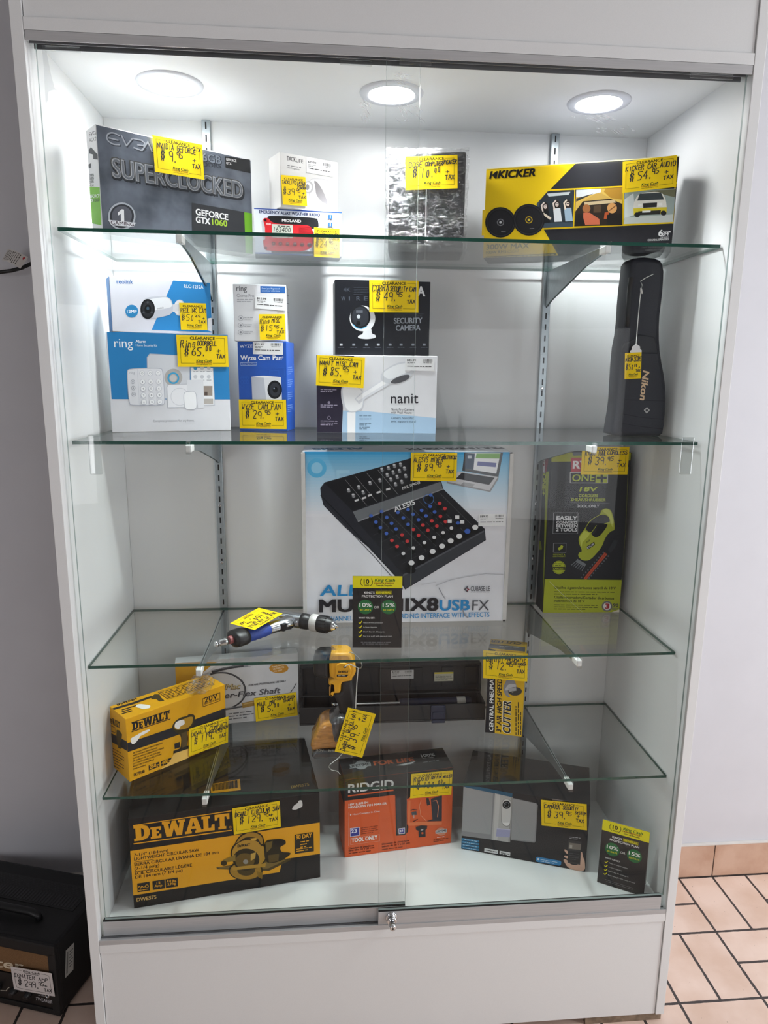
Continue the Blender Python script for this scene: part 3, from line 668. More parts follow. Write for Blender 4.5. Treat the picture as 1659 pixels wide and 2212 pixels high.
# stretch-wrapped pair of speakers
e = empty('wrapped_computer_speakers', (-.0085, .2160, S1), R(-7.1), 'two black computer speakers bundled upright in crinkled clear stretch wrap', 'speakers')
e_mw = Matrix.Translation((-.0085, .2160, S1)) @ Matrix.Rotation(R(-7.1), 4, 'Z')
for x in (.003, .0805):
    b = Mesh(); b.box(x, .004, .0005, x + .0745, .108, .1885, mat('#1b1c1f', .55, noise=.3, scale=200, name='speaker_shell'), .004)
    b.box(x + .005, .0028, .02, x + .0695, .0045, .180, mat('#222326', .8, noise=.5, scale=500, name='speaker_cloth'), .0006); b.build('speaker_cabinet', parent=e)
def wrap_mat():
    m = bpy.data.materials.new('stretch_wrap'); m.use_nodes = True; nt = m.node_tree; N = nt.nodes.new; L = nt.links.new
    for n in list(nt.nodes): nt.nodes.remove(n)
    out = N('ShaderNodeOutputMaterial'); tc = N('ShaderNodeTexCoord'); mp = N('ShaderNodeMapping'); mp.inputs['Scale'].default_value = (26, 26, 62); mp.inputs['Rotation'].default_value = (0, R(14), 0)
    nz = N('ShaderNodeTexNoise'); nz.inputs['Scale'].default_value = 1.6; nz.inputs['Detail'].default_value = 6; nz.inputs['Distortion'].default_value = 2.6
    L(tc.outputs['Object'], mp.inputs[0]); L(mp.outputs[0], nz.inputs['Vector'])
    rp = N('ShaderNodeValToRGB'); rp.color_ramp.elements[0].position = .50; rp.color_ramp.elements[1].position = .70; rp.color_ramp.elements[1].color = (.42, .42, .42, 1); L(nz.outputs[0], rp.inputs[0])
    bp = N('ShaderNodeBump'); bp.inputs['Strength'].default_value = 1; bp.inputs['Distance'].default_value = .004; L(nz.outputs[0], bp.inputs['Height'])
    g = N('ShaderNodeBsdfPrincipled'); g.inputs['Base Color'].default_value = (.5, .51, .52, 1); g.inputs['Roughness'].default_value = .18; g.inputs['Coat Weight'].default_value = .2; L(bp.outputs[0], g.inputs['Normal'])
    t = N('ShaderNodeBsdfTransparent'); t.inputs[0].default_value = (.93, .93, .93, 1)
    gl = N('ShaderNodeBsdfGlossy'); gl.inputs['Roughness'].default_value = .12; L(bp.outputs[0], gl.inputs['Normal'])
    m0 = N('ShaderNodeMixShader'); m0.inputs[0].default_value = .05; L(t.outputs[0], m0.inputs[1]); L(gl.outputs[0], m0.inputs[2])
    m1 = N('ShaderNodeMixShader'); L(rp.outputs[0], m1.inputs[0]); L(m0.outputs[0], m1.inputs[1]); L(g.outputs[0], m1.inputs[2]); L(m1.outputs[0], out.inputs[0])
    return m
M_WRAP = wrap_mat()
bm = bmesh.new(); bmesh.ops.create_cube(bm, size=1); bmesh.ops.subdivide_edges(bm, edges=list(bm.edges), cuts=24, use_grid_fill=True)
rn = random.Random(5)
for v in bm.verts:
    x, y, z = v.co; wz = z + .5
    pinch = 1 - .03 * math.exp(-((wz - .42) / .05) ** 2) + .012 * math.sin(wz * 31) + rn.uniform(-.004, .004)
    v.co = Vector((.079 + x * .1635 * pinch, .056 + y * .114 * pinch, .0006 + wz * .1905 + (rn.uniform(-.003, .003) if 0.03 < wz < .97 else (rn.uniform(0, .004) if wz > .5 else 0))))
b = Mesh(); b.bm(bm, M_WRAP, True)
b.build('stretch_wrap', parent=e, label='crinkled clear stretch wrap')
class Holder: pass
def flat_holder(root, mw, y, w, h):
    h_ = Holder(); h_.root = root; fc = Face(Mesh(), (0, y, 0), (1, 0, 0), (0, 0, 1), w, h, mw)
    def face(n, Z=None): fc.Z = Z; return fc
    h_.face = face; return h_
price_tag(flat_holder(e, e_mw, -.003, .16, .2), 'front', ZB, [(163, 130), (408, 122), (413, 278), (168, 287)], [('BOSE', .07, .67, .34, .16), ('COMPUTER', .38, .70, .72, .11), ('SPEAKER', .70, .74, .99, .11)], '10', '00')

c = Carton('car_speaker_box', (.1997, .2608, S1), -20.1, .3698, .1748, .085, '#2a2a2f', 'yellow and black car speaker carton with three printed photographs, right end of top shelf')
f = c.face('front', ZB); YK = '#f0cb12'
f.poly(YK, [(540, 180), (968, 150), (968, 160), (830, 300), (790, 350), (800, 440), (820, 475), (885, 625), (530, 640)])
f.line(YK, [(845, 286), (1192, 268), (1445, 252)], 7); f.line(YK, [(805, 468), (1192, 450), (1435, 438)], 8); f.line(YK, [(963, 280), (958, 462)], 7); f.line(YK, [(1193, 268), (1191, 452)], 7); f.line(YK, [(1438, 250), (1426, 442)], 6)
f.Z = ZK2
f.poly('#2b343b', [(345, 962), (668, 944), (650, 1382), (300, 1398), (215, 1110)]); f.poly('#c9d0d2', [(340, 985), (620, 965), (600, 1000), (360, 1022)]); f.poly('#47555d', [(215, 1110), (260, 1070), (235, 1160)])
for cx_, cy_, sk, tp in ((320, 1140, '#e8d9cf', '#17181b'), (460, 1115, '#e6d6cc', '#dfe3e6'), (590, 1110, '#e9d9c4', '#9fb6c9')):
    f.poly('#2a1d17', [(cx_ - 30, cy_ - 30), (cx_, cy_ - 55), (cx_ + 32, cy_ - 30), (cx_ + 38, cy_ + 70), (cx_ - 34, cy_ + 60)]); f.disc(sk, (cx_, cy_), (20, 29), 18); f.poly('#2a1d17', [(cx_ - 24, cy_ - 8), (cx_ - 14, cy_ - 34), (cx_ + 16, cy_ - 34), (cx_ + 26, cy_ - 8), (cx_ + 10, cy_ - 22), (cx_ - 8, cy_ - 20)]); f.line('#141414', [(cx_ - 12, cy_ - 5), (cx_ + 12, cy_ - 7)], 9); f.line('#b0544c', [(cx_ - 6, cy_ + 15), (cx_ + 6, cy_ + 14)], 4)
    f.poly(tp, [(cx_ - 45, cy_ + 50), (cx_ + 40, cy_ + 45), (cx_ + 60, cy_ + 205), (cx_ - 30, cy_ + 210)]); f.line(sk, [(cx_ - 30, cy_ + 60), (cx_ - 45, cy_ - 10), (cx_ - 15, cy_ - 45)], 18)
f.line(sk, [(300, 1230), (380, 1285)], 26); f.poly('#3c4b57', [(300, 1338), (655, 1325), (650, 1382), (300, 1398)])
f.poly('#d8b457', [(690, 944), (1240, 915), (1235, 1365), (668, 1378)]); f.poly('#d9dde0', [(690, 944), (985, 928), (985, 970), (760, 1030), (690, 1030)]); f.poly('#33352f', [(690, 1045), (900, 985), (760, 1050), (690, 1085)]); f.poly('#b98a2e', [(1040, 925), (1240, 915), (1240, 1060), (1100, 1040), (1020, 965)]); f.poly('#c9a350', [(930, 985), (990, 980), (1120, 1060), (780, 1075)])
f.poly('#2c2118', [(680, 1200), (770, 1080), (1100, 1048), (1240, 1110), (1240, 1365), (668, 1378)]); f.poly('#cbb58f', [(785, 1090), (1150, 1060), (1165, 1095), (790, 1130)]); f.poly('#54402c', [(900, 1130), (990, 1120), (985, 1210), (895, 1215)])
f.disc('#a4673a', (812, 1165), (48, 50), 18); f.poly('#c9694a', [(775, 1215), (850, 1215), (965, 1290), (970, 1355), (770, 1365)]); f.disc('#d39a5c', (1118, 1160), (58, 62), 18); f.line('#7a4c22', [(1085, 1190), (1165, 1130)], 12); f.poly('#b5552a', [(1030, 1215), (1080, 1200), (1080, 1290), (1020, 1290)]); f.poly('#1b1613', [(685, 1235), (760, 1225), (800, 1370), (668, 1378)]); f.poly('#1d1815', [(1060, 1240), (1240, 1225), (1240, 1365), (1050, 1368)])
f.Z = ZB
f.poly('#9aa8a3', [(1198, 290), (1440, 278), (1427, 436), (1195, 446)]); f.poly('#d5ddda', [(1198, 330), (1240, 300), (1250, 400), (1198, 420)]); f.poly('#6f6f55', [(1300, 290), (1440, 282), (1437, 320), (1395, 310)]); f.poly('#c4cac4', [(1200, 415), (1428, 400), (1427, 436), (1195, 446)])
f.blob('#e8e6dc', [(1240, 345), (1268, 298), (1375, 292), (1395, 335), (1398, 390), (1240, 400)]); f.poly('#3f474a', [(1270, 303), (1370, 297), (1385, 330), (1258, 336)]); f.poly('#d9c531', [(1240, 372), (1398, 366), (1396, 398), (1242, 404)]); f.poly('#2b2d2e', [(1285, 348), (1352, 344), (1350, 366), (1286, 370)]); f.poly('#2a2a26', [(1262, 386), (1370, 380), (1366, 400), (1265, 404)]); f.poly('#e9e9e6', [(1282, 383), (1322, 381), (1321, 390), (1282, 392)])
f.poly('#f4f4ee', [(1262, 352), (1280, 350), (1280, 362), (1262, 364)]); f.poly('#f4f4ee', [(1358, 347), (1376, 346), (1376, 358), (1358, 359)]); f.disc('#1f1f1f', (1258, 402), (14, 12), 12); f.disc('#1f1f1f', (1382, 394), (14, 12), 12)
for cx_, cy_, r_ in ((614, 438, 72), (748, 426, 75)):
    f.disc('#17171a', (cx_, cy_), r_); f.ring('#2e2e33', (cx_, cy_), r_ - 8, 5); f.disc('#202024', (cx_, cy_), r_ - 16); f.disc('#c8a713' if cx_ > 700 else '#7a7a80', (cx_, cy_), 17, 20); f.disc('#2a2a2d', (cx_, cy_), 13, 18); f.disc('#c9c9cc' if cx_ < 700 else '#d8c23a', (cx_, cy_), 6, 12); f.line('#9a9a9c', [(cx_ + 4, cy_ + 42), (cx_ + 24, cy_ + 41)], 2.5)
f.text('KICKER', (602, 230), (776, 220), 36, '#17160f', .05, .2); f.poly('#17160f', [(560, 233), (568, 197), (578, 197), (570, 233)]); f.poly('#17160f', [(574, 215), (594, 197), (602, 197), (596, 232), (588, 232)])
f.text('300W MAX', (547, 567), (748, 559), 25, '#4a4117', .03); f.text('100W RMS', (547, 586), (640, 582), 13, '#4a4117', .03); f.text('CSC67', (646, 582), (701, 579), 13, '#7c6e22', 0.0); f.line('#353019', [(547, 604), (872, 588)], 9); f.micro('#d8c98a', (552, 606), (866, 591), 6)
f.text('6', (1358, 503), (1378, 502), 30, '#e8e8e8', .03); f.text('3/4"', (1378, 501), (1413, 499), 20, '#e8e8e8', .03); f.text('(165mm)', (1366, 513), (1405, 511), 9, '#cccccc', .01); f.text('COAXIAL SPEAKERS', (1307, 526), (1406, 522), 9, '#dddddd', .03); f.text('BOCINAS COAXIALES', (1303, 548), (1405, 543), 8, '#a9a9a9', .01); f.text('HAUT-PARLEUR COAXIAUX', (1279, 561), (1405, 555), 8, '#a9a9a9', .01); f.text('COAX LAUTSPRECHER', (1297, 573), (1405, 568), 8, '#a9a9a9', .01)
f.k += 1; f.Z = None; f.poly('#e6dfae', [(0, .988), (1, .988), (1, 1), (0, 1)])
c.done()
b = Mesh(); b.box(-.0045, -.0010, .045, .0012, .0002, .095, mat(YK, .45, name='carton_flap'), .0005); b.build('torn_flap', parent=c.root)
price_tag(c, 'front', ZB, [(1187, 155), (1442, 122), (1444, 272), (1190, 300)], [('KICKER CAR AUDIO', .06, .67, .99, .15)], '54', '95')

# ------------------------------------------------------------------ second shelf
c = Carton('alarm_kit_box', (-.5742, .2320, S2), 14.6, .2428, .2030, .055, '#dedfe4', 'white and blue home alarm kit carton with a keypad printed on it', rough=.3)
f = c.face('front', ZC_)
f.poly('#2a7fbb', [(168, 510), (1042, 540), (1052, 1005), (203, 1003)]); f.text('ring', (222, 630), (356, 633), 66, '#f2f4f6', .002); f.text('Alarm', (375, 598), (448, 599), 20, '#f2f4f6', .02); f.text('Home Security Kit', (377, 624), (530, 627), 17, '#e6eef4', 0)
f.poly('#b8bcc6', [(455, 702), (475, 676), (740, 690), (765, 720), (765, 1000), (460, 1000)]); f.poly('#d3d6dc', [(460, 706), (480, 682), (738, 695), (758, 720), (758, 1000), (464, 1000)]); f.disc('#b4b1ae', (645, 848), 64); f.ring('#3fa0cc', (645, 852), 36, 12); f.disc('#c6c5c4', (645, 852), 24)
f.poly('#c3c6cf', [(768, 775), (930, 778), (944, 1048), (775, 1052)]); f.poly('#eceef1', [(772, 775), (926, 778), (939, 1042), (780, 1046)])
for i in range(6): f.disc('#3b8fc0' if i == 0 else '#c9ccd2', (803 + 48 * (i % 3), 780 + 62 * (i // 3)), 14, 12); f.micro('#8a8d94', (788 + 48 * (i % 3), 806 + 62 * (i // 3)), (822 + 48 * (i % 3), 806 + 62 * (i // 3)), 6)
f.rect('#9a8f86', 862, 908, 925, 978); f.rect('#5b4f4a', 868, 950, 890, 976); f.rect('#b9b4ae', 865, 1000, 930, 1036)
f.poly('#bfc2ca', [(596, 915), (610, 897), (765, 893), (778, 905), (780, 1062), (604, 1065)]); f.poly('#e9eaee', [(601, 916), (612, 901), (763, 897), (773, 908), (775, 1057), (608, 1060)]); f.ring('#cfd1d8', (690, 985), 62, 4)
f.blob('#b9bcc5', [(716, 965), (735, 946), (795, 945), (812, 965), (818, 1062), (800, 1078), (740, 1080), (722, 1062)]); f.blob('#f1f2f4', [(720, 967), (737, 950), (793, 949), (808, 967), (813, 1060), (797, 1073), (742, 1075), (727, 1060)]); f.poly('#dfe1e6', [(742, 866), (860, 862), (866, 1065), (820, 1068), (812, 950), (745, 945)])
f.blob('#b4b8c3', [(311, 805), (325, 782), (550, 777), (573, 792), (588, 1030), (572, 1048), (345, 1050), (325, 1034)]); f.blob('#e4e5ea', [(315, 806), (328, 787), (548, 782), (568, 795), (583, 1028), (569, 1043), (348, 1045), (330, 1031)])
f.line('#cacdd5', [(388, 785), (402, 1045)], 2.5); f.text('ring', (332, 822), (370, 822), 18, '#a9acb5', 0)
for r_ in range(5):
    for q in range(3):
        x, y = 422 + 57 * q + r_ * 3.2, 818 + 48 * r_ + (14 if r_ else 0) - (q * 1)
        f.disc('#c2c5cf', (x, y), 20, 16); f.disc('#f2f3f5', (x, y - 1), 17, 16)
        t = ('', '', '', '1', '2', '3', '4', '5', '6', '7', '8', '9', 'x', '0', 'v')[r_ * 3 + q]
        if t: f.text(t, (x - (2 if t == '1' else 5), y + 7), (x + (2 if t == '1' else 5), y + 7), 14, '#83868f', .01)
        else: f.ring('#9a9da6', (x, y), 7, 2, 10)
for r_ in range(3): f.ring('#a3a6af', (355 + r_ * 3, 878 + 45 * r_), 14, 3, 14); f.disc('#a3a6af', (355 + r_ * 3, 878 + 45 * r_), 5, 8)
f.text('Complete protection for any home.', (500, 1166), (795, 1162), 16, '#8a8c93', 0)
c.done(); price_tag(c, 'front', ZC_, [(663, 543), (1035, 548), (1037, 772), (680, 770)], [('Ring', .07, .60, .38, .24), ('DOORBELL', .40, .68, .78, .13)], '65', '00')

c = Carton('bullet_camera_box', (-.5609, .2340, S2 + .2034), 22.5, .2014, .1072, .052, '#e1e2ec', 'white and blue bullet camera carton stacked on the alarm kit box', rough=.32)
f = c.face('front', ZC_)
f.poly('#2f87c8', [(642, 124), (925, 146), (930, 526), (490, 506)]); f.text('reolink', (240, 174), (357, 176), 32, '#2f6fb0', .012); f.text('RLC-1212A', (722, 204), (860, 212), 25, '#e9f1f7', .02); f.disc('#2f87c0', (347, 372), 46); f.text('12MP', (314, 382), (383, 384), 20, '#f0f4f8', .03)
f.disc('#c9ccd6', (690, 348), (42, 58)); f.disc('#e8e9ef', (686, 346), (36, 52)); f.poly('#d9dbe2', [(635, 325), (690, 318), (694, 368), (640, 378)])
f.blob('#c9ccd6', [(430, 286), (470, 270), (590, 263), (632, 290), (646, 345), (632, 395), (560, 415), (470, 430)]); f.blob('#eceef2', [(440, 292), (590, 268), (626, 292), (638, 340), (600, 352), (480, 372)])
f.disc('#141518', (461, 357), (52, 72)); f.disc('#2b2d31', (462, 357), (40, 58)); f.disc('#0c0c0e', (462, 357), (24, 32)); f.disc('#3b5568', (462, 352), (10, 12), 12)
for a in (30, 150, 270): f.disc('#4a4c52', (461 + 34 * math.cos(R(a)), 357 + 48 * math.sin(R(a))), 8, 10)
f.text('reolink', (532, 360), (578, 352), 14, '#8d919c', .01); f.poly('#e8e9ec', [(890, 425), (918, 420), (922, 520), (892, 510)])
f = c.face('left', ZC_); f.Z = None; f.poly('#28659c', [(0, 0), (1, 0), (1, 1), (0, 1)])
c.done(); price_tag(c, 'front', ZC_, [(685, 313), (875, 317), (888, 508), (697, 505)], [('REOLINK CAM', .03, .64, .99, .17)], '50', '49', True)

c = Carton('pan_camera_box', (-.3205, .3000, S2), -12.8, .1079, .1896, .062, '#2156b4', 'tall blue pan camera carton with white camera printed on its front', rough=.35)
f = c.face('front', ZC_)
f.text('WYZE', (1122, 635), (1212, 633), 22, '#e9eef6', .01); f.text('Wyze Cam Pan', (1128, 722), (1420, 722), 34, '#f2f5fa', .03); f.ring('#f2f5fa', (1428, 702), 5, 2, 10); f.loop('#b9cbe8', [(1128, 742), (1240, 740), (1244, 750), (1240, 760), (1130, 762)], 2.5); f.text('Color Night Vision', (1136, 756), (1236, 755), 10, '#c9d8ee', 0)
for q in ([(1270, 795), (1335, 792), (1338, 850)], [(1340, 800), (1400, 798), (1405, 850)], [(1385, 780), (1440, 778), (1443, 840)], [(1130, 850), (1200, 845), (1205, 910)]): f.line('#2c63c2', q, 3)
for i in range(7): f.ring('#2c63c2', (1140 + 18 * (i % 3), 850 + 30 * (i // 3)), 12, 2.5, 8)
f.poly('#b9bec9', [(1205, 842), (1300, 836), (1318, 1010), (1212, 1010)]); f.poly('#dfe2e8', [(1292, 836), (1418, 844), (1424, 1010), (1312, 1010)]); f.poly('#eef0f3', [(1205, 842), (1290, 834), (1418, 844), (1300, 850)]); f.disc('#15171c', (1372, 935), (52, 66)); f.disc('#30343c', (1374, 935), (38, 50)); f.disc('#0c0d10', (1376, 935), (18, 22), 16); f.disc('#8fa3b8', (1368, 926), (5, 6), 8)
f = c.face('right', ZC_)
for i in range(4): f.micro('#7d9cd6', (1465, 780 + i * 90), (1498, 775 + i * 90), 8, 4, 15)
c.done(); price_tag(c, 'front', ZC_, [(1117, 1005), (1455, 1007), (1460, 1217), (1125, 1212)], [('WYZE CAM PAN', .06, .66, .90, .19)], '29', '95'); sticker(c, 'front', ZC_, [(1215, 592), (1432, 597), (1432, 685), (1217, 680)], '$29.95')

c = Carton('door_chime_box', (-.3251, .2900, S2 + .1900), -2.3, .1103, .1168, .072, '#dddee2', 'small white door chime carton standing on the blue pan camera box', rough=.35)
f = c.face('front', ZC_)
f.text('ring', (1098, 226), (1172, 228), 40, '#55575c', .0); f.text('Chime Pro', (1100, 271), (1224, 273), 25, '#9a9ca2', 0); f.micro('#a5a7ad', (1102, 290), (1225, 291), 8); f.micro('#a5a7ad', (1102, 305), (1200, 306), 8); f.poly('#2f63a8', [(1268, 192), (1446, 196), (1448, 242), (1269, 239)]); f.text('Extend your Ring network', (1280, 215), (1410, 217), 12, '#cfe0f2', 0); f.text('around your entire home', (1280, 231), (1408, 233), 12, '#cfe0f2', 0)
for y in (422, 473, 523): f.ring('#9a9ca2', (1128, y), 18, 2.5, 18); f.disc('#8d8f96', (1128, y), 8, 10); f.micro('#a5a7ad', (1154, y - 2), (1216, y - 2), 7, 2, 12)
f.poly('#cfd0d5', [(1260, 360), (1390, 362), (1392, 400), (1262, 400)]); f.line('#d5c9c2', [(1270, 380), (1440, 378)], 3)
f = c.face('right', ZC_); f.micro('#8d8f96', (1458, 260), (1474, 262), 10, 3, 60)
c.done(); price_tag(c, 'front', ZC_, [(1260, 395), (1443, 393), (1453, 578), (1268, 577)], [('Ring', .03, .62, .42, .20), ('MISC', .48, .68, .82, .14)], '15', '95', True); sticker(c, 'front', ZC_, [(1230, 262), (1450, 280), (1448, 370), (1232, 352)], '$15.99')

c = Carton('baby_monitor_box', (-.1515, .2500, S2), -5.6, .2550, .1627, .09, '#e0e1e5', 'wide white and pale blue baby monitor carton, lower box of the centre stack', rough=.3)
f = c.face('front', ZD)
f.poly('#a9c7e2', [(262, 1186), (268, 1018), (450, 1024), (940, 1072), (936, 1190)]); f.poly('#292436', [(74, 612), (350, 626), (300, 700), (258, 850), (268, 1000), (260, 1186), (76, 1182)])
for y in (870, 980, 1095): f.micro('#a79fb4', (108, y), (228, y + 2), 8, 3 if y > 1000 else 2, 14)
f.disc('#8f879c', (168, 960), 10, 10); f.ring('#8f879c', (168, 1070), 12, 3, 12)
f.poly('#f3f3f5', [(300, 1030), (358, 1030), (356, 1186), (300, 1186)]); f.blob('#ced1d8', [(252, 870), (268, 836), (400, 850), (424, 930), (412, 1010), (330, 1038), (278, 1010), (258, 950)]); f.blob('#f0f1f3', [(262, 872), (276, 842), (396, 856), (416, 930), (404, 1004), (332, 1030), (286, 1004)])
f.poly('#d9dbe1', [(350, 935), (392, 898), (545, 798), (602, 832), (430, 932), (384, 972)]); f.poly('#eff0f2', [(362, 935), (398, 904), (548, 808), (580, 822), (420, 920), (380, 950)])
f.blob('#cfd2d8', [(535, 768), (560, 730), (640, 680), (740, 662), (792, 690), (788, 740), (722, 800), (620, 828), (550, 812)]); f.blob('#e9ebee', [(548, 762), (572, 732), (648, 690), (738, 674), (772, 692), (765, 730), (690, 758), (600, 800)]); f.blob('#55555a', [(604, 818), (636, 788), (700, 762), (748, 760), (742, 790), (690, 816), (640, 827)])
f.text('nanit', (612, 966), (808, 965), 76, '#2e2c33', .006); f.text('Nanit Pro Camera', (612, 1017), (778, 1020), 17, '#4a4a52', 0); f.text('with Wall Mount', (612, 1040), (760, 1042), 17, '#4a4a52', 0); f.text('Caméra Nanit Pro', (612, 1078), (778, 1080), 17, '#4a5a6a', 0); f.text('avec support mural', (612, 1102), (790, 1104), 17, '#4a5a6a', 0)
for y in (1058, 1080, 1112, 1140): f.micro('#5a6f86', (386, y), (470, y), 7, 1 if y < 1100 else 2, 12)
c.done(); price_tag(c, 'front', ZD, [(80, 618), (425, 640), (418, 857), (78, 838)], [('NANIT MISC CAM', .07, .68, .86, .14)], '85', '95'); sticker(c, 'front', ZD, [(715, 640), (925, 645), (922, 735), (713, 730)], '$85.99')

c = Carton('security_camera_box', (-.1117, .2520, S2 + .1633), 2.3, .2012, .1524, .08, '#1b1c22', 'black security camera carton with grey lettering, upper box of the centre stack', rough=.25)
f = c.face('front', ZD)
f.text('4K', (272, 165), (320, 165), 28, '#3b404a', .03)
for i, t in enumerate('WIRE'): f.text(t, (257 + 54 * i, 230), (285 + 54 * i if t != 'I' else 264 + 54 * i, 230), 30, '#474d58', .02)
f.text('COBRA', (590, 200), (855, 198), 72, '#dfe1e4', .03); f.micro('#30343c', (345, 140), (450, 140), 8, 4, 16); f.line('#4a505a', [(640, 328), (850, 325)], 2); f.text('INDOOR/OUTDOOR 4K', (637, 348), (838, 346), 16, '#3f454f', 0); f.text('SECURITY', (634, 394), (836, 391), 40, '#959ba4', .03); f.text('CAMERA', (648, 446), (822, 443), 40, '#959ba4', .03)
f.blob('#dcdee2', [(415, 430), (472, 425), (474, 468), (502, 476), (504, 498), (440, 508), (376, 500), (376, 482), (412, 470)]); f.disc('#e3e5e9', (408, 358), (92, 92)); f.blob('#e3e5e9', [(360, 430), (490, 330), (492, 400), (465, 440), (400, 452)]); f.disc('#17181c', (393, 348), (72, 82)); f.disc('#2b2e35', (393, 345), (60, 70)); f.disc('#bfc4c9', (380, 345), (13, 15), 14); f.disc('#0d0e10', (378, 392), (15, 17), 14); f.line('#4fb0d8', [(340, 400), (365, 425), (400, 432), (440, 415)], 5); f.rect('#5a5e66', 362, 300, 410, 318)
for x in (255, 345, 437, 521, 606, 685, 770, 850): f.rect('#b9bdc4' if x in (255, 521) else '#868b94', x - 10, 537, x + 10, 553); f.micro('#555a64', (x - 24, 568), (x + 24, 568), 7)
c.done(); price_tag(c, 'front', ZD, [(455, 85), (812, 88), (803, 317), (458, 313)], [('COBRA', .06, .66, .40, .19), ('SECURITY CAM', .42, .66, .95, .14)], '49', '95')
def zpx(q, t): return (t[0] + q[0] * t[2], t[1] + q[1] * t[2])

# padded scope case standing on the second shelf
YN = .168
e = empty('padded_scope_case', (.53, .20, S2), 0, 'tall dark navy padded case with slanting lettering standing at the right of the second shelf', 'case')
sub = Matrix.Translation((-.53, -.20, -S2))
out = [(236, 2100), (240, 2060), (252, 1980), (275, 1850), (295, 1700), (306, 1500), (322, 1250), (340, 1090), (368, 950), (386, 800), (398, 600), (418, 400), (438, 250), (448, 140), (486, 88), (600, 74), (720, 86), (785, 112), (814, 160), (826, 240), (822, 340), (812, 480), (795, 620), (780, 740), (773, 870), (774, 1020), (782, 1150), (802, 1280), (830, 1420), (846, 1560), (850, 1700), (842, 1860), (830, 1990), (812, 2090), (770, 2119), (300, 2119)]
def outline(pts, Z, y): return [(p.x, p.z) for p in (on_y(*zpx(q, Z), y) for q in pts)]
NAVY = mat('#1d1f2b', .6, noise=.35, scale=350, bump=.12, coat=.12, name='navy_nylon'); NAVY2 = mat('#14151d', .45, noise=.2, scale=300, name='navy_binding')
b = Mesh(); po = outline(out, ZE, YN); zmin = min(p[1] for p in po); po = [(x, max(z - zmin + S2 + .0005, S2 + .0005)) for x, z in po]
b.prism(po, YN, YN + .062, NAVY, inset=.010, seg=4, mx=sub)
g = Face(b, Vector((0, YN - .0001, S2)) + Vector((-.53, -.20, -S2)), (1, 0, 0), (0, 0, 1), 2, 2, Matrix.Translation((.53, .20, S2))); g.o = Vector((-.53, YN - .0001 - .20, 0)); g.w = 2
g.P = lambda q, k, clip=True: g.o + g.U * q[0] + g.V * q[1] + g.N * (.0003 + .000013 * k)
g.Z = ZE
g.text('Nikon', (574, 1372), (538, 1700), 74, '#d3b593', .04, .2)
g.loop('#a9a7a6', [(590, 1822), (618, 1796), (643, 1822), (616, 1852)], 14)
for q in ([(330, 1702), (560, 1712), (815, 1718)], [(300, 1858), (560, 1905), (805, 1926)], [(285, 1966), (560, 2010), (795, 2036)]): g.line('#101118', q, 4)
b.build('case_body', parent=e)
b = Mesh(); b.tube([Vector((p.x, YN + .004, p.z)) - Vector((.53, .20, S2)) for p in (on_y(*zpx(q, ZE), YN) for q in [(480, 180), (520, 135), (620, 125), (720, 130), (765, 160), (775, 230), (770, 340), (760, 480), (745, 640), (730, 740), (725, 900)])], .0022, NAVY2, 8); b.build('piping', parent=e)
b = Mesh(); b.tube([Vector((p.x, YN + .005, p.z)) - Vector((.53, .20, S2)) for p in (on_y(*zpx(q, ZE), YN) for q in [(452, 310), (432, 480), (420, 700), (408, 870)])], .0052, mat('#0c0d12', .35, noise=.5, scale=900, name='zip_tape'), 8); b.build('zip', parent=e)
b = Mesh(); b.prism([(p[0] - .53, p[1] - S2) for p in outline([(470, 1020), (520, 960), (700, 985), (730, 1080), (740, 1180), (330, 1170), (360, 1060)], ZE, YN)], YN - .20 - .0035, YN - .20 + .004, mat('#171923', .5, noise=.3, scale=350, bump=.1, name='flap_nylon'), inset=.003); b.build('front_flap', parent=e)

def string(name, pts, r, m, **k): b = Mesh(); b.tube(pts, r, m, 6); return b.build(name, **k)
M_STR = mat('#cfcfcb', .7, name='white_string')
# its swing ticket
P = [on_y(*zpx(q, ZE), YN - .012) for q in [(368, 1178), (560, 1156), (545, 1466), (364, 1464)]]
t = empty('scope_swing_ticket', P[0], 0, 'tiny yellow price ticket hanging on white string from the padded scope case', 'price tag'); mt = Matrix.Translation(-P[0])
b = Mesh(); fr = card_frame(b, [p - P[0] for p in P], 0, .0004, YEL); tag_print(fr, [('NIKON SCOPE', .04, .66, .98, .17)], '50', '00', True); b.build('yellow_label', parent=t)
b = Mesh(); sc_ = [(430, 1165), (425, 1150), (447, 1135), (450, 1100), (475, 1085), (495, 1060), (515, 1080), (540, 1095), (543, 1130), (560, 1140), (558, 1200), (430, 1210)]
b.prism([(p[0] - P[0].x, p[1] - P[0].z) for p in outline(sc_, ZE, YN - .012)], .0004, .0009, mat('#e6e6e8', .5, name='white_ticket')); b.build('white_ticket', parent=t)
string('string', [on_y(*zpx(q, ZE), YN - y) - P[0] for q, y in [((495, 1085), .0125), ((512, 850), .0122), ((535, 600), .012), ((548, 480), .012), ((565, 398), .008), ((545, 355), .003), ((600, 320), .003), ((690, 275), .003)]], .0009, M_STR, parent=t)
b = Mesh(); b.tube([on_y(*zpx(q, ZE), YN - .0125) - P[0] for q in [(550, 430), (555, 465), (565, 498)]], [.0012, .0022, .0012], M_STR, 8); b.build('knot', parent=t)

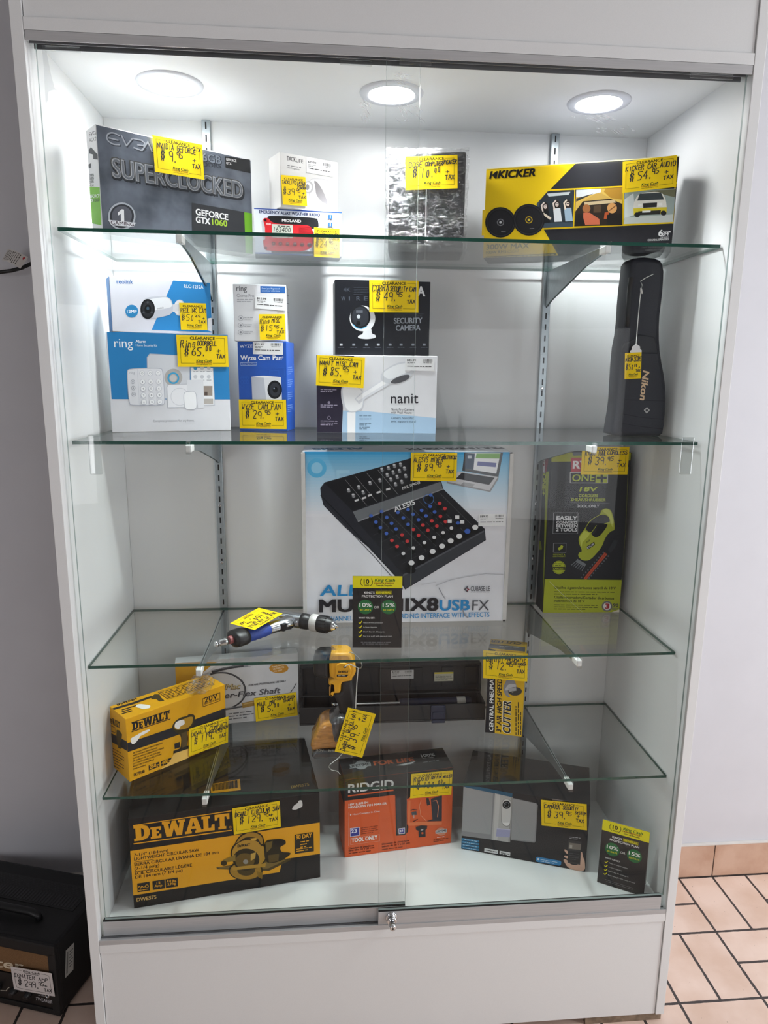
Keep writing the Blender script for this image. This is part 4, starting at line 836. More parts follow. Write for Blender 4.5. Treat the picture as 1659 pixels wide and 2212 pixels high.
# ------------------------------------------------------------------ third shelf
c = Carton('mixer_box', (-.1838, .2694, S3), -1.0, .4662, .3968, .118, '#dfe0e6', 'large white mixer carton with a black mixing desk printed across it', rough=.35)
f = c.face('front', ZF_)
def lerp(a, b_, t): return '#' + ''.join('%02x' % round(int(a[i:i + 2], 16) * (1 - t) + int(b_[i:i + 2], 16) * t) for i in (1, 3, 5))
f.k += 1
for i in range(22):
    y0, y1 = 104 + i * 19, 104 + (i + 1) * 19; f.k -= 1; f.rect(lerp('#3b9fd6', '#dfe0e6', min(1, (i / 21) ** .55)), 172, y0, 1484, y1)
f.k += 1
f.disc('#57add9', (250, 210), 62); f.disc('#8cc4e2', (250, 210), 36); f.rect('#9fcde6', 375, 225, 395, 330); f.rect('#9fcde6', 375, 225, 460, 245)
f.poly('#4b4d52', [(1195, 110), (1442, 110), (1412, 268), (1180, 228)]); f.poly('#e5e8ec', [(1208, 116), (1425, 116), (1398, 246), (1196, 214)]); f.poly('#7fae63', [(1272, 118), (1424, 118), (1418, 150), (1266, 148)]); f.poly('#6a6fa0', [(1280, 168), (1400, 178), (1394, 205), (1275, 194)]); f.poly('#3d4c60', [(1208, 116), (1262, 118), (1252, 222), (1196, 214)]); f.rect('#b9c0c8', 1215, 130, 1240, 150)
f.poly('#8e8f93', [(1152, 234), (1412, 268), (1412, 280), (1360, 364), (1082, 308), (1082, 298)]); f.poly('#c4c5c9', [(1155, 232), (1410, 266), (1354, 354), (1086, 298)]); f.poly('#303136', [(1178, 240), (1388, 272), (1352, 318), (1140, 278)]); f.poly('#9c9da1', [(1190, 300), (1262, 314), (1246, 330), (1172, 316)])
f.poly('#24262e', [(272, 338), (300, 302), (850, 148), (1045, 292), (1060, 345), (1325, 600), (1332, 672), (815, 988), (780, 935), (600, 735), (430, 590), (292, 448), (276, 385)])
f.poly('#15161a', [(300, 306), (850, 152), (1040, 290), (480, 486)]); f.poly('#6d7175', [(480, 490), (1040, 298), (1056, 345), (512, 552)]); f.poly('#8a8d91', [(512, 548), (1056, 342), (1058, 348), (514, 556)]); f.poly('#1c1d22', [(512, 556), (1058, 348), (1318, 606), (800, 890)]); f.poly('#3a3d43', [(800, 892), (1320, 608), (1330, 668), (815, 984)]); f.poly('#55585e', [(800, 892), (1320, 608), (1321, 618), (802, 904)])
f.line('#101116', [(275, 385), (430, 545), (600, 735), (790, 940)], 6); f.line('#3c3e46', [(300, 440), (440, 590), (620, 780), (800, 985)], 4)
for a, b_ in (((432, 285), (570, 450)), ((498, 265), (632, 425)), ((570, 243), (700, 400)), ((640, 222), (770, 380))): f.line('#8c8e92', [a, b_], 2)
for x, y in ((455, 355), (485, 388), (520, 335), (548, 368), (592, 308), (655, 290), (668, 222), (710, 212), (748, 198), (787, 190), (702, 256), (740, 240), (780, 230), (812, 215), (725, 285), (765, 268), (795, 300), (755, 315), (820, 262)): f.disc('#2b2c30', (x, y), 17, 14); f.disc('#c9cacd', (x - 3, y - 8), (9, 7), 10); f.disc('#8d8f93', (x, y + 4), (10, 8), 10)
for x, y in ((505, 418), (553, 403), (590, 386), (645, 367), (706, 347)): f.poly('#d5d6d8', [(x - 14, y - 4), (x + 12, y - 12), (x + 14, y), (x - 12, y + 8)])
f.text('MULTIMIX8', (800, 348), (912, 308), 17, '#d8d9db', .02); f.text('ALESIS', (750, 490), (880, 440), 32, '#e3e4e6', .03)
for k_ in range(7): f.line('#5a5d63', [(640 + 66 * k_, 520 - 25 * k_), (880 + 66 * k_, 760 - 25 * k_)], 1.6)
for k_ in range(6): f.line('#4a4d53', [(610 + 46 * k_, 640 + 46 * k_), (920 + 46 * k_, 500 + 40 * k_)], 1.2)
KN = {'#3f63b8': ((597, 515), (665, 488), (628, 555), (657, 590), (695, 628), (697, 525), (768, 493), (728, 563), (757, 600), (803, 528), (833, 570), (833, 475), (865, 505), (900, 540), (920, 480), (948, 515), (975, 455), (1003, 490), (1152, 560), (978, 382)), '#c8393c': ((730, 672), (763, 710), (795, 637), (828, 677), (867, 602), (900, 640), (928, 574), (960, 607), (985, 547), (1017, 580), (1040, 518), (1072, 552), (1035, 435), (1068, 468)), '#d8d9db': ((803, 755), (867, 720), (938, 685), (1000, 652), (1057, 622), (1110, 593))}
for k_, v in KN.items():
    for x, y in v: f.poly('#0b0b0d', [(x - 10, y), (x + 11, y), (x + 14, y + 32), (x - 10, y + 40), (x - 16, y + 30)]); f.disc(k_, (x, y), (12, 11), 12)
for i, (x, y) in enumerate(((855, 815), (920, 782), (990, 742), (1050, 708), (1105, 674), (1160, 645), (1212, 613), (1262, 588))): f.poly('#0b0b0d', [(x - 18, y), (x + 18, y), (x + 20, y + 36), (x - 26, y + 46), (x - 28, y + 30)]); f.disc('#3f63b8' if i == 6 else '#e1e2e4', (x, y), (19, 16), 16)
for x, y in ((1100, 548), (1148, 522), (1180, 552)): f.rect('#e0e1e3', x - 14, y - 10, x + 12, y + 12)
f.ring('#4a7bc0', (965, 408), 32, 3, 16); f.disc('#0b0b0d', (848, 862), (34, 22), 16)
f.text('ALESIS', (272, 1026), (690, 1024), 70, '#2a86c0', .03, .1); f.text('MULTIMIX8', (270, 1128), (1022, 1118), 80, '#26262b', .05); f.text('USB', (1036, 1118), (1224, 1116), 66, '#2a86c0', .04); f.text('FX', (1242, 1118), (1350, 1117), 66, '#4a4b52', .0)
f.text('8-CHANNEL', (285, 1190), (480, 1182), 30, '#2a86c0', .012); f.text('RECORDING INTERFACE WITH EFFECTS', (690, 1172), (1352, 1160), 31, '#2a86c0', .012)
f.text('CUBASE LE', (1232, 995), (1355, 994), 31, '#5a5b62', .01); f.line('#5a5b62', [(1212, 968), (1196, 984), (1212, 999)], 9); f.line('#8a3540', [(1210, 978), (1222, 985), (1210, 992)], 6); f.micro('#8a8b92', (1232, 1003), (1352, 1003), 5)
f.line('#b9bac1', [(1010, 960), (1100, 925), (1200, 905), (1330, 885), (1440, 890)], 5); f.line('#9b9ca3', [(1030, 975), (1048, 1010), (1070, 1045)], 6); f.line('#8d8e95', [(1180, 1110), (1195, 1150), (1215, 1165)], 8); f.line('#c9cad0', [(920, 955), (1010, 938)], 4)
for x0, x1 in ((135, 160), (1498, 1530)): f.rect('#d2d1d0', x0, 100, x1, 1200)
f.poly('#17181b', [(160, 112), (176, 112), (186, 1205), (172, 1205)]); f.poly('#2a2b30', [(1484, 110), (1500, 108), (1452, 1190), (1438, 1190)]); f.rect('#54565b', 172, 98, 1490, 104)
f = c.face('top', ZF_); f.text('MULTIMIX8 USB FX', (1425, 78), (815, 84), 12, '#5c5d63', .04); f.text('ALESIS', (540, 80), (220, 84), 12, '#5d7f9a', .04)
c.done(); price_tag(c, 'front', ZF_, [(852, 110), (1145, 112), (1143, 293), (850, 291)], [('ALESIS MIXER', .06, .66, .70, .17), ('MULTIMIX8', .68, .78, .99, .11)], '89', '95'); sticker(c, 'front', ZF_, [(1282, 505), (1460, 503), (1458, 580), (1285, 583)], '$89.95')
for x in (-.003, c.w - .006):
    b = Mesh(); b.box(x, -.004, .004, x + .009, .02, c.h - .003, mat('#cbc9c6', .6, noise=.1, scale=60, name='worn_flap'), .001); b.build('side_flap', parent=c.root, label='worn white side flap')

c = Carton('hedge_shear_box', (.3891, .3120, S3), -1.6, .1894, .3907, .062, '#26272b', 'worn black and lime cordless shear carton, right end of third shelf', rough=.4)
LIME = '#aab52f'
f = c.face('front', ZG)
f.poly('#989b2b', [(375, 150), (1150, 150), (1142, 238), (372, 252)]); f.poly('#585b60', [(595, 160), (680, 158), (680, 192), (605, 195)]); f.poly('#b03a45', [(583, 213), (935, 210), (932, 348), (580, 348)]); f.text('RYOBI', (602, 314), (915, 312), 72, '#e3dedd', .05); f.loop('#d8d8d2', [(575, 352), (930, 350), (928, 452), (575, 450)], 4); f.text('ONE', (594, 434), (802, 433), 66, LIME, .02); f.poly(LIME, [(815, 355), (927, 353), (925, 450), (813, 450)]); f.line('#1c1d20', [(832, 402), (912, 402)], 22); f.line('#1c1d20', [(872, 365), (872, 440)], 22)
f.text('18V', (664, 529), (822, 528), 42, LIME, .05, .2); f.text('CORDLESS', (655, 584), (836, 584), 27, LIME, .03); f.text('SHEAR/SHRUBBER', (580, 620), (908, 623), 27, LIME, .03); f.line('#8b8d92', [(575, 637), (945, 641)], 2); f.text('TOOL ONLY', (638, 682), (846, 682), 27, '#bdbfc3', .03)
f.loop('#a9abb0', [(418, 732), (648, 732), (645, 930), (412, 928)], 3); f.text('EASILY', (446, 799), (638, 801), 38, '#d5d6d9', .05); f.text('CONVERTS', (444, 833), (640, 835), 25, '#d5d6d9', .05); f.text('BETWEEN', (443, 868), (641, 869), 29, '#d5d6d9', .05); f.text('2 TOOLS', (441, 905), (637, 907), 31, '#d5d6d9', .05)
f.blob('#a5ad35', [(862, 712), (905, 686), (958, 702), (985, 785), (998, 895), (955, 905), (905, 965), (870, 1060), (765, 1180), (690, 1184), (645, 1140), (660, 1102), (690, 1098), (652, 1010), (655, 955), (708, 888), (760, 800), (860, 745)]); f.blob('#c3cb57', [(870, 712), (905, 692), (950, 706), (975, 785), (984, 880), (960, 850), (940, 760)]); f.poly('#c3cb57', [(662, 965), (708, 898), (762, 925), (740, 960), (690, 1010), (680, 1060)])
f.blob('#222327', [(712, 885), (770, 800), (872, 742), (938, 765), (952, 818), (892, 832), (882, 862), (800, 882), (766, 922)]); f.blob('#1b1c1f', [(803, 964), (766, 925), (802, 884), (886, 838), (932, 836), (910, 880), (850, 955)]); f.poly('#2b2c30', [(770, 930), (800, 890), (830, 850), (825, 900), (785, 945)]); f.line(LIME, [(770, 925), (822, 852)], 5)
f.poly('#17181a', [(728, 1052), (800, 1004), (808, 1034), (738, 1080)]); f.text('RYOBI', (740, 1072), (800, 1032), 18, '#c9cacc', .03)
for i in range(4): f.line('#4c501d', [(726 + i * 10, 1020 - i * 7), (732 + i * 10, 1000 - i * 7)], 4)
f.poly('#777a80', [(640, 1165), (725, 1215), (712, 1240), (625, 1195)])
for i in range(6): f.line('#777a80', [(640 + i * 15, 1180 + i * 9), (585 + i * 20, 1225 + i * 10)], 7)
f.poly('#b8503a', [(690, 1362), (898, 1104), (925, 1122), (716, 1374)]); f.line('#8a3526', [(705, 1366), (912, 1112)], 4)
for i in range(11): t = i / 10; f.disc('#5e6268', (680 + 205 * t, 1340 - 235 * t), 8, 8); f.disc('#5e6268', (732 + 200 * t, 1368 - 228 * t), 8, 8)
f.poly('#34363b', [(930, 1082), (985, 985), (1022, 995), (1002, 1052), (952, 1112)]); f.poly('#2a2b2f', [(650, 1362), (700, 1345), (722, 1385), (660, 1402)])
f.loop('#a9abb0', [(416, 1018), (535, 1018), (533, 1106), (414, 1104)], 3); f.poly(LIME, [(455, 1070), (490, 1035), (508, 1045), (500, 1070), (470, 1085)]); f.text('COMPACT &', (412, 1130), (524, 1130), 14, LIME, .02); f.text('LIGHTWEIGHT', (412, 1148), (528, 1148), 13, LIME, .02)
f.disc(LIME, (467, 1246), 63); f.ring('#23241f', (467, 1246), 56, 3); f.poly('#23241f', [(406, 1240), (528, 1240), (528, 1270), (406, 1270)]); f.text('LARGEST', (414, 1266), (520, 1266), 18, LIME, .03); f.micro('#23241f', (430, 1215), (505, 1215), 10, 2, 16)
f.poly('#a3ab2c', [(330, 1356), (1092, 1364), (1090, 1700), (310, 1690)]); f.text('Cisailles à gazon/arbustes sans fil de 18 V', (422, 1446), (1000, 1452), 23, '#2c2f12', .03); f.micro('#4a4d20', (422, 1478), (992, 1484), 11, 2, 22); f.text('Cizalla recortadora/Cortador de arbustos', (422, 1536), (985, 1547), 23, '#2c2f12', .03); f.text('inalámbricos de 18 V', (420, 1570), (706, 1573), 23, '#2c2f12', .03); f.micro('#4a4d20', (420, 1602), (830, 1608), 11, 3, 19)
f.disc('#6c6c6a', (920, 1612), 50); f.disc('#d9d6d2', (920, 1612), 36); f.text('3', (902, 1632), (938, 1633), 46, '#a32a33', .06); f.text('90', (975, 1614), (1025, 1616), 28, '#3a3c4a', .04); f.micro('#6d7060', (965, 1632), (1028, 1634), 9, 2, 14)
for q in ([(330, 1330), (360, 700), (372, 250)], [(1068, 1500), (1095, 900), (1120, 300)]): f.line('#6e7040', q, 5)
f.line('#c9cba0', [(380, 1380), (480, 1480), (690, 1680)], 3); f.poly('#d8d4c0', [(960, 1690), (1090, 1640), (1090, 1670), (1040, 1700)]); f.line('#b9b58a', [(325, 1686), (1090, 1700)], 8)
f = c.face('left', ZG); f.poly('#8f3440', [(305, 180), (378, 170), (352, 345), (295, 350)]); f.text('RYOBI', (318, 185), (310, 340), 26, '#ddd', .05); f.poly(LIME, [(345, 350), (375, 340), (335, 1660), (322, 1640)]); f.text('ONE+', (318, 360), (310, 560), 30, '#b9c040', .04); f.poly('#7c8426', [(270, 980), (298, 1000), (310, 1080), (280, 1080)]); f.micro('#8a8c80', (270, 720), (280, 940), 12)
c.done(); price_tag(c, 'front', ZG, [(683, 108), (1125, 108), (1113, 370), (672, 368)], [('RYOBI TOOL', .07, .68, .52, .18), ('CORDLESS', .54, .72, .97, .13)], '39', '95')

# promotional stand-up cards
def promo(loc, yaw, w_, h_, tilt, label, days2):
    e = empty('warranty_card_stand', loc, R(yaw), label, 'sign', 'protection plan cards'); K = '#1e1e20'; b = Mesh()
    O = Vector((0, 0, .0006)); V = Vector((0, math.sin(R(tilt)), math.cos(R(tilt))))
    P = [O + V * h_, O + V * h_ + Vector((w_, 0, 0)), O + Vector((w_, 0, 0)), O]
    f = card_frame(b, P, 0, .0006, mat(K, .35, name='black_card')); wh = '#e9e9e6'; gd = '#e8dc1e'
    f.poly(gd, [(0, .835), (1, .835), (1, 1), (0, 1)]); f.text('10', (.225, .895), (.33, .895), .062, '#20201c', .03); f.text('YEARS', (.225, .862), (.335, .862), .02, '#20201c', .03)
    for s_ in (-1, 1): f.line('#3b391a', [(.28 + s_ * .075, .865), (.28 + s_ * .115, .89), (.28 + s_ * .12, .93), (.28 + s_ * .095, .965)], .012)
    f.text('King Cash', (.445, .925), (.845, .925), .042, '#2f6a25', .03, .2); f.text('PAWN & JEWELRY', (.44, .893), (.84, .893), .022, '#8c2a17', .04); f.text('Casa de Empeño', (.47, .862), (.80, .862), .02, '#2a2a20', .03)
    f.text("KING'S", (.235, .758), (.44, .758), .03, wh, .03); f.poly('#8a8216', [(.46, .748), (.79, .748), (.79, .80), (.46, .80)]); f.text('GENERAL', (.475, .759), (.775, .759), .03, gd, .03); f.text('PROTECTION PLAN', (.19, .708), (.81, .708), .031, wh, .03)
    for x, t, d_ in ((.26, '10%', '30 DAYS'), (.73, '15%', days2)): f.disc('#2e7040', (x, .575), .155); f.text(t, (x - .12, .575), (x + .12, .575), .055, wh, .02); f.text(d_, (x - .11, .522), (x + .11, .522), .026, gd, .01)
    f.text('OR', (.435, .555), (.54, .555), .034, '#d8d8d4', .01); f.text('WHAT YOU GET:', (.125, .41), (.45, .41), .024, wh, .02)
    for i, t in enumerate(('Peace of mind protection', 'In-Store Upgrades', "Don't like it?.. Change it", 'Buy it as a gift with peace of mind')):
        y = .346 - i * .063; f.line(gd, [(.13, y + .008), (.155, y - .004), (.19, y + .03)], .016); f.text(t, (.22, y), (.22 + len(t) * .0165, y), .019, '#c9c9c6', .01); f.line('#454548', [(.22, y - .02), (.8, y - .02)], .004)
    f.micro('#77777a', (.17, .075), (.80, .075), .014); f.micro('#77777a', (.2, .05), (.76, .05), .014)
    b.build('front_card', parent=e)
    b = Mesh(); top = O + V * (h_ - .0004) + Vector((0, .0008, 0)); Pb = [Vector((0, 0, 0)) + top, top + Vector((w_, 0, 0)), Vector((w_, .042, .0006)), Vector((0, .042, .0006))]
    b.add(Pb + [p + Vector((0, .0006, 0)) for p in Pb], [[0, 1, 2, 3], [7, 6, 5, 4], [0, 4, 5, 1], [1, 5, 6, 2], [2, 6, 7, 3], [3, 7, 4, 0]], mat('#d0d0cc', .6, name='card_back')); b.build('rear_strut', parent=e)
promo((-.0794, .1205, S3), -3.9, .1028, .1565, 0, 'black and yellow protection plan card standing in front of the mixer box', '50 DAYS')
promo((.4832, .0985, ZF + .0002), -31.0, .1015, .1520, 6, 'black and yellow protection plan card standing on the cabinet floor at the right front corner', '60 DAYS')

# pneumatic drill lying on the third shelf
def d3(q, h): return on_z(*zpx(q, ZI), S3 + h)
dr = empty('pneumatic_drill', (-.24, .20, S3), 0, 'chrome air drill with blue grip and black chuck lying on third shelf', 'drill'); DO = Vector((-.24, .20, S3))
h0, h1 = d3((430, 425), .0175) - DO, d3((1010, 250), .0205) - DO; ax = (h1 - h0).normalized(); Lh = (h1 - h0).length
def seg(name, a, b_, prof, m, n=28, sq=1.0, **k):
    bb = Mesh(); mx = align(a, b_); L = (Vector(b_) - Vector(a)).length; bb.lathe([(r_, t * L) for r_, t in prof], m, mx, n); return bb.build(name, parent=dr, **k)
BK = mat('#151517', .42, noise=.2, scale=300, name='black_rubber')
seg('air_fitting', h0, h0 + ax * .034, [(.0042, 0), (.0060, .02), (.0060, .2), (.0044, .22), (.0044, .34), (.0066, .36), (.0066, .62), (.0078, .64), (.0078, .84), (.0066, .86), (.0066, 1)], M_CHROME, 18)
seg('fitting_collar', h0 + ax * .0335, h0 + ax * .040, [(.0085, 0), (.0085, 1)], mat('#9c5a5a', .5, name='red_collar'), 18)
bb = Mesh(); mc = align(h0 + ax * .039, h0 + ax * .10)
def oval(prof, m, mx, ry=1.0):
    vs = []; n = 28; fs = []
    for r_, z in prof:
        for k in range(n): a = 2 * PI * k / n; vs.append(mx @ Vector((r_ * math.cos(a) * ry, r_ * math.sin(a), z)))
    for i in range(len(prof) - 1):
        for k in range(n): fs.append([i * n + k, i * n + (k + 1) % n, (i + 1) * n + (k + 1) % n, (i + 1) * n + k])
    bb.add(vs, fs, m, True); bb.add(vs[:n], [list(range(n))[::-1]], m); bb.add(vs[-n:], [list(range(n))], m)
# oval axis: keep the long side horizontal
hz = Vector((-ax.y, ax.x, 0)).normalized(); vz = ax.cross(hz) * -1
def ovm(p): 
    m = Matrix.Identity(4); m.col[0][:3] = hz; m.col[1][:3] = ax.cross(hz); m.col[2][:3] = ax; m.col[3][:3] = p; return m
M4 = ovm(h0 + ax * .040)
oval([(.012, 0), (.0172, .003), (.0182, .008), (.0182, .024), (.0172, .031), (.015, .034)], BK, M4, 1.45)
for k in range(6):
    a = 2 * PI * k / 6; q = M4 @ Vector((.013 * math.cos(a), .0085 * math.sin(a), -.0001)); bb.box(-.002, -.001, -.0003, .002, .001, .0006, M_GASK, mx=Matrix.Translation(q) @ M4.to_3x3().to_4x4() @ Matrix.Rotation(a, 4, 'Z') @ Matrix.Translation((.002, 0, .0025)))
bb.build('end_cap', parent=dr, label='black vented end cap')
bb = Mesh(); M5 = ovm(h0 + ax * .073); oval([(.0150, 0), (.0158, .006), (.0148, .012), (.0158, .018), (.0146, .024), (.0156, .030), (.0144, .036), (.0150, .042), (.0138, .050), (.013, .056)], mat('#1f3f95', .5, noise=.15, scale=200, name='blue_rubber'), M5, 1.25); bb.build('grip', parent=dr, label='blue ribbed rubber grip')
bb = Mesh(); M6 = ovm(h0 + ax * .128); oval([(.0125, 0), (.0135, .006), (.0135, Lh - .120), (.016, Lh - .105), (.012, Lh - .095)], mat('#c3c6ca', .2, 1.0, name='polished_alloy'), M6, 1.15); bb.build('neck', parent=dr, label='polished alloy neck')
b0, b1 = d3((1035, 186), .0205) - DO, d3((1540, 262), .0205) - DO; ba = (b1 - b0).normalized(); Lb = (b1 - b0).length
seg('barrel', b0 - ba * .006, b0 + ba * Lb * .36, [(.010, 0), (.0165, .05), (.0178, .12), (.0178, .9), (.0172, 1)], mat('#c9ccd0', .16, 1.0, name='polished_barrel'), 36)
seg('front_collar', b0 + ba * Lb * .36, b0 + ba * Lb * .535, [(.0172, 0), (.0190, .08), (.0190, .5), (.0178, .55), (.0178, 1)], BK, 8)
seg('chuck_ring', b0 + ba * Lb * .535, b0 + ba * Lb * .655, [(.0188, 0), (.0197, .1), (.0197, .9), (.0188, 1)], mat('#c4c1bd', .5, .3, noise=.2, scale=900, name='knurled_ring'), 40)
ck = seg('chuck', b0 + ba * Lb * .655, b0 + ba * Lb * .90, [(.0185, 0), (.0192, .08), (.0185, .55), (.0150, .85), (.0125, 1)], BK, 32)
bb = Mesh()
for k in range(16): a = 2 * PI * k / 16; mm = align(b0 + ba * Lb * .67, b1) @ Matrix.Rotation(a, 4, 'Z'); bb.box(.0178, -.0014, .001, .0196, .0014, .020, BK, .0005, mx=mm)
bb.build('chuck_rib', parent=ck)
seg('drill_jaw', b0 + ba * Lb * .895, b1, [(.0118, 0), (.0085, .45), (.0062, .62), (.0030, .64), (.0026, .95), (.001, 1)], M_CHROME, 20)
tr = d3((1030, 265), .02) - DO; bb = Mesh(); bb.box(-.010, -.007, -.008, .010, .007, .008, BK, .002, mx=Matrix.Translation(tr) @ Matrix.Rotation(math.atan2(ba.y, ba.x), 4, 'Z')); bb.build('trigger', parent=dr, label='black trigger')
P = [d3(q, h) for q, h in [((1035, 155), .0445), ((785, 290), .0385), ((570, 240), .0405), ((828, 90), .0465)]]
t = Mesh(); fr = card_frame(t, [p - DO for p in P], .0, .0005, YEL); tag_print(fr, [('BLUE PT AIR DRILL', .05, .67, .97, .15)], '164', '95')
t.build('loose_price_tag', loc=DO, label='yellow clearance tag lying upside down across the air drill', cat='price tag')

# ------------------------------------------------------------------ lowest shelf
YL = '#dfa30c'; DK = '#1a1a1b'
c = Carton('flex_shaft_box', (-.4916, .3200, S4), 8.7, .2906, .1700, .034, '#d2d3d6', 'flat white and gold flexible shaft carton leaning behind the yellow impact wrench box', rough=.4)
f = c.face('front', ZI)
f.poly('#d8a231', [(60, 560), (540, 505), (430, 590), (330, 680), (230, 760), (60, 860)]); f.poly('#e9e9ea', [(520, 520), (555, 510), (440, 610), (330, 710), (220, 800), (215, 770), (420, 595)])
cab_ = [(380, 692), (470, 672), (560, 680), (640, 718), (690, 770), (708, 840), (700, 890), (660, 945), (590, 988), (530, 1005)]
f.line('#2b2c30', cab_, 15); f.line('#77797f', [(x - 2, y - 3) for x, y in cab_], 3)
f.line('#3d3f44', [(410, 668), (500, 645), (600, 625), (700, 612)], 26); f.line('#8f9197', [(412, 660), (500, 638), (600, 618), (700, 605)], 4); f.line('#8d8f94', [(700, 610), (740, 605)], 36); f.line('#b7b8bc', [(740, 606), (850, 588)], 30); f.line('#e0e1e3', [(745, 598), (850, 580)], 7)
f.line('#57595e', [(520, 1004), (690, 975)], 20); f.line('#aeb0b4', [(520, 998), (690, 968)], 5); f.line('#a98542', [(692, 968), (800, 945)], 48); f.line('#c9ab6a', [(692, 958), (800, 935)], 10)
f.disc('#c28a32', (1005, 636), (86, 44)); f.text('Patent Number', (945, 632), (1062, 606), 15, '#f2e6cf', .01); f.text('US 5509,775', (955, 652), (1052, 632), 15, '#f2e6cf', .01); f.text('TW 107677', (965, 672), (1035, 658), 13, '#f2e6cf', .01)
f.text('FOR NAIL PROFESSIONAL USE ONLY', (735, 797), (1068, 758), 17, '#4a4b50', .02, .2)
f.text('NailMac', (400, 838), (652, 820), 50, '#6f5a2e', .05, .25); f.text('NailMac', (398, 834), (650, 816), 48, '#c9b98e', .02, .25)
f.text('Super-Flex Shaft', (372, 922), (1015, 858), 48, '#8d8d92', .03, .3); f.text('Super-Flex Shaft', (369, 918), (1012, 854), 48, '#45454b', .012, .3); f.micro('#6c6d72', (555, 1050), (780, 1022), 13, 3, 24)
f.line('#3a3b40', [(1110, 850), (1140, 810), (1160, 770)], 6); f.rect('#c9cacd', 60, 480, 1170, 548); f.line('#9a9ba0', [(60, 560), (1168, 448)], 3)
f = c.face('top', ZI); f.text('Super-Flex Shaft', (870, 436), (390, 490), 22, '#5a5b60', .02, .3)
c.done(); price_tag(c, 'front', ZH, [(1058, 622), (1318, 583), (1320, 727), (1062, 765)], [('NAIL MAC', .07, .64, .52, .17), ('SUPER-FLEX', .54, .78, .97, .10), ('SHAFT', .68, .66, .92, .10)], '5', '00')

c = Carton('impact_wrench_box', (-.5477, .1019, S4), 40.0, .2356, .1436, .0770, YL, 'yellow compact impact wrench carton with a black stripe and torn white patches', rough=.4)
f = c.face('front', ZH)
f.poly('#232327', [(262, 905), (555, 805), (880, 684), (880, 740), (560, 860), (262, 962)]); f.line(DK, [(298, 776), (535, 698)], 5); f.line(DK, [(299, 832), (537, 752)], 5); f.slab((302, 826), (533, 748), 50, DK, YL)
f.loop(DK, [(737, 628), (844, 590), (844, 640), (740, 677)], 3); f.text('20V', (750, 652), (830, 623), 32, DK, .015); f.text('BRUSHLESS', (750, 663), (836, 633), 9, DK, .03)
f.blob('#ece9e2', [(290, 873), (330, 852), (362, 832), (408, 814), (412, 824), (380, 845), (350, 858), (345, 872), (318, 905), (300, 908), (293, 892)])
f.blob('#3a3118', [(545, 803), (562, 770), (600, 742), (640, 735), (650, 722), (684, 724), (692, 745), (680, 792), (655, 815), (640, 835), (648, 870), (640, 920), (645, 950), (555, 985), (560, 950), (600, 935), (606, 880), (598, 850), (560, 828)]); f.blob('#b98d22', [(555, 800), (572, 775), (640, 742), (680, 735), (672, 785), (640, 812), (575, 822)]); f.blob('#eceae4', [(562, 800), (570, 770), (622, 752), (628, 785), (600, 795), (592, 815), (575, 812)]); f.poly('#5b4a28', [(606, 840), (640, 828), (640, 920), (610, 935)]); f.poly('#27251f', [(556, 950), (650, 915), (652, 945), (556, 985)]); f.poly('#262627', [(562, 905), (596, 893), (596, 928), (564, 938)])
for i, (t, l) in enumerate((('3/8" (10 mm) COMPACT IMPACT WRENCH', 182), ('WITH HOG RING ANVIL (Tool only)', 150), ('LLAVE DE IMPACTO COMPACTA CON TORSOR', 192), ('DE ANILLO DE 10 mm (3/8 pulg)', 168), ('CLÉ À CHOCS COMPACTE AVEC ENCLUME', 176), ('BAGUE DE 10 mm (3/8 po)', 130), ('(Outil seulement)', 80))):
    y = 968 + i * 16.5; f.text(t, (306, y), (306 + l, y - l * .345), 8.5, DK, .02)
for x, t in ((403, '250'), (478, '400')): f.poly(DK, [(x, 1040 - (x - 403) * .345), (x + 66, 1016 - (x - 403) * .345), (x + 67, 1046 - (x - 403) * .345), (x + 2, 1070 - (x - 403) * .345)]); f.text(t, (x + 6, 1062 - (x - 403) * .345), (x + 46, 1047 - (x - 403) * .345), 21, YL, .03); f.micro(YL, (x + 48, 1040 - (x - 403) * .345), (x + 63, 1034 - (x - 403) * .345), 6, 2, 9)
f.text('DCF913B', (312, 1107), (378, 1082), 17, DK, .03); f.poly('#ecbf63', [(560, 965), (650, 935), (650, 1000), (470, 1080), (530, 1020)])
f = c.face('left', ZH); f.poly('#232327', [(140, 812), (285, 905), (285, 962), (140, 862)]); f.slab((162, 775), (230, 814), 34, DK, YL); f.loop(DK, [(166, 790), (196, 806), (198, 838), (168, 824)], 2); f.poly('#4a3d1c', [(206, 820), (222, 822), (240, 848), (236, 880), (226, 900), (236, 938), (216, 932), (212, 900), (204, 870)])
for i in range(7): f.micro(DK, (172, 930 + i * 17), (172 + (80 if i % 3 else 60), 930 + i * 17 + (46 if i % 3 else 35)), 6)
f = c.face('top', ZH); f.slab((212, 671), (340, 629), 26, DK, YL); f.line('#232327', [(192, 690), (310, 655), (420, 616)], 17); f.poly('#4a3d1c', [(415, 620), (440, 600), (470, 600), (480, 620), (502, 640), (470, 645), (450, 630), (425, 632)]); f.blob('#eae7e0', [(318, 668), (350, 660), (385, 664), (415, 668), (412, 685), (385, 690), (370, 694), (345, 684), (330, 682)])
f.loop(DK, [(462, 588), (748, 497), (810, 540), (522, 632)], 2); f.line(DK, [(640, 532), (698, 575)], 2)
for i in range(6): t = (i + .6) / 6.4; f.micro(DK, (468 + 60 * t, 590 + 43 * t), (636 + 58 * t, 536 + 43 * t), 6); f.micro(DK, (650 + 58 * t, 530 + 43 * t), (742 + 60 * t, 501 + 43 * t), 6)
f.micro(DK, (240, 700), (330, 672), 9, 3, 12)
c.done(); price_tag(c, 'front', ZH, [(645, 812), (890, 734), (891, 892), (650, 978)], [('DEWALT COMPACT', .05, .68, .97, .14), ('IMPACT WRENCH', .42, .57, .99, .10)], '119', '95')
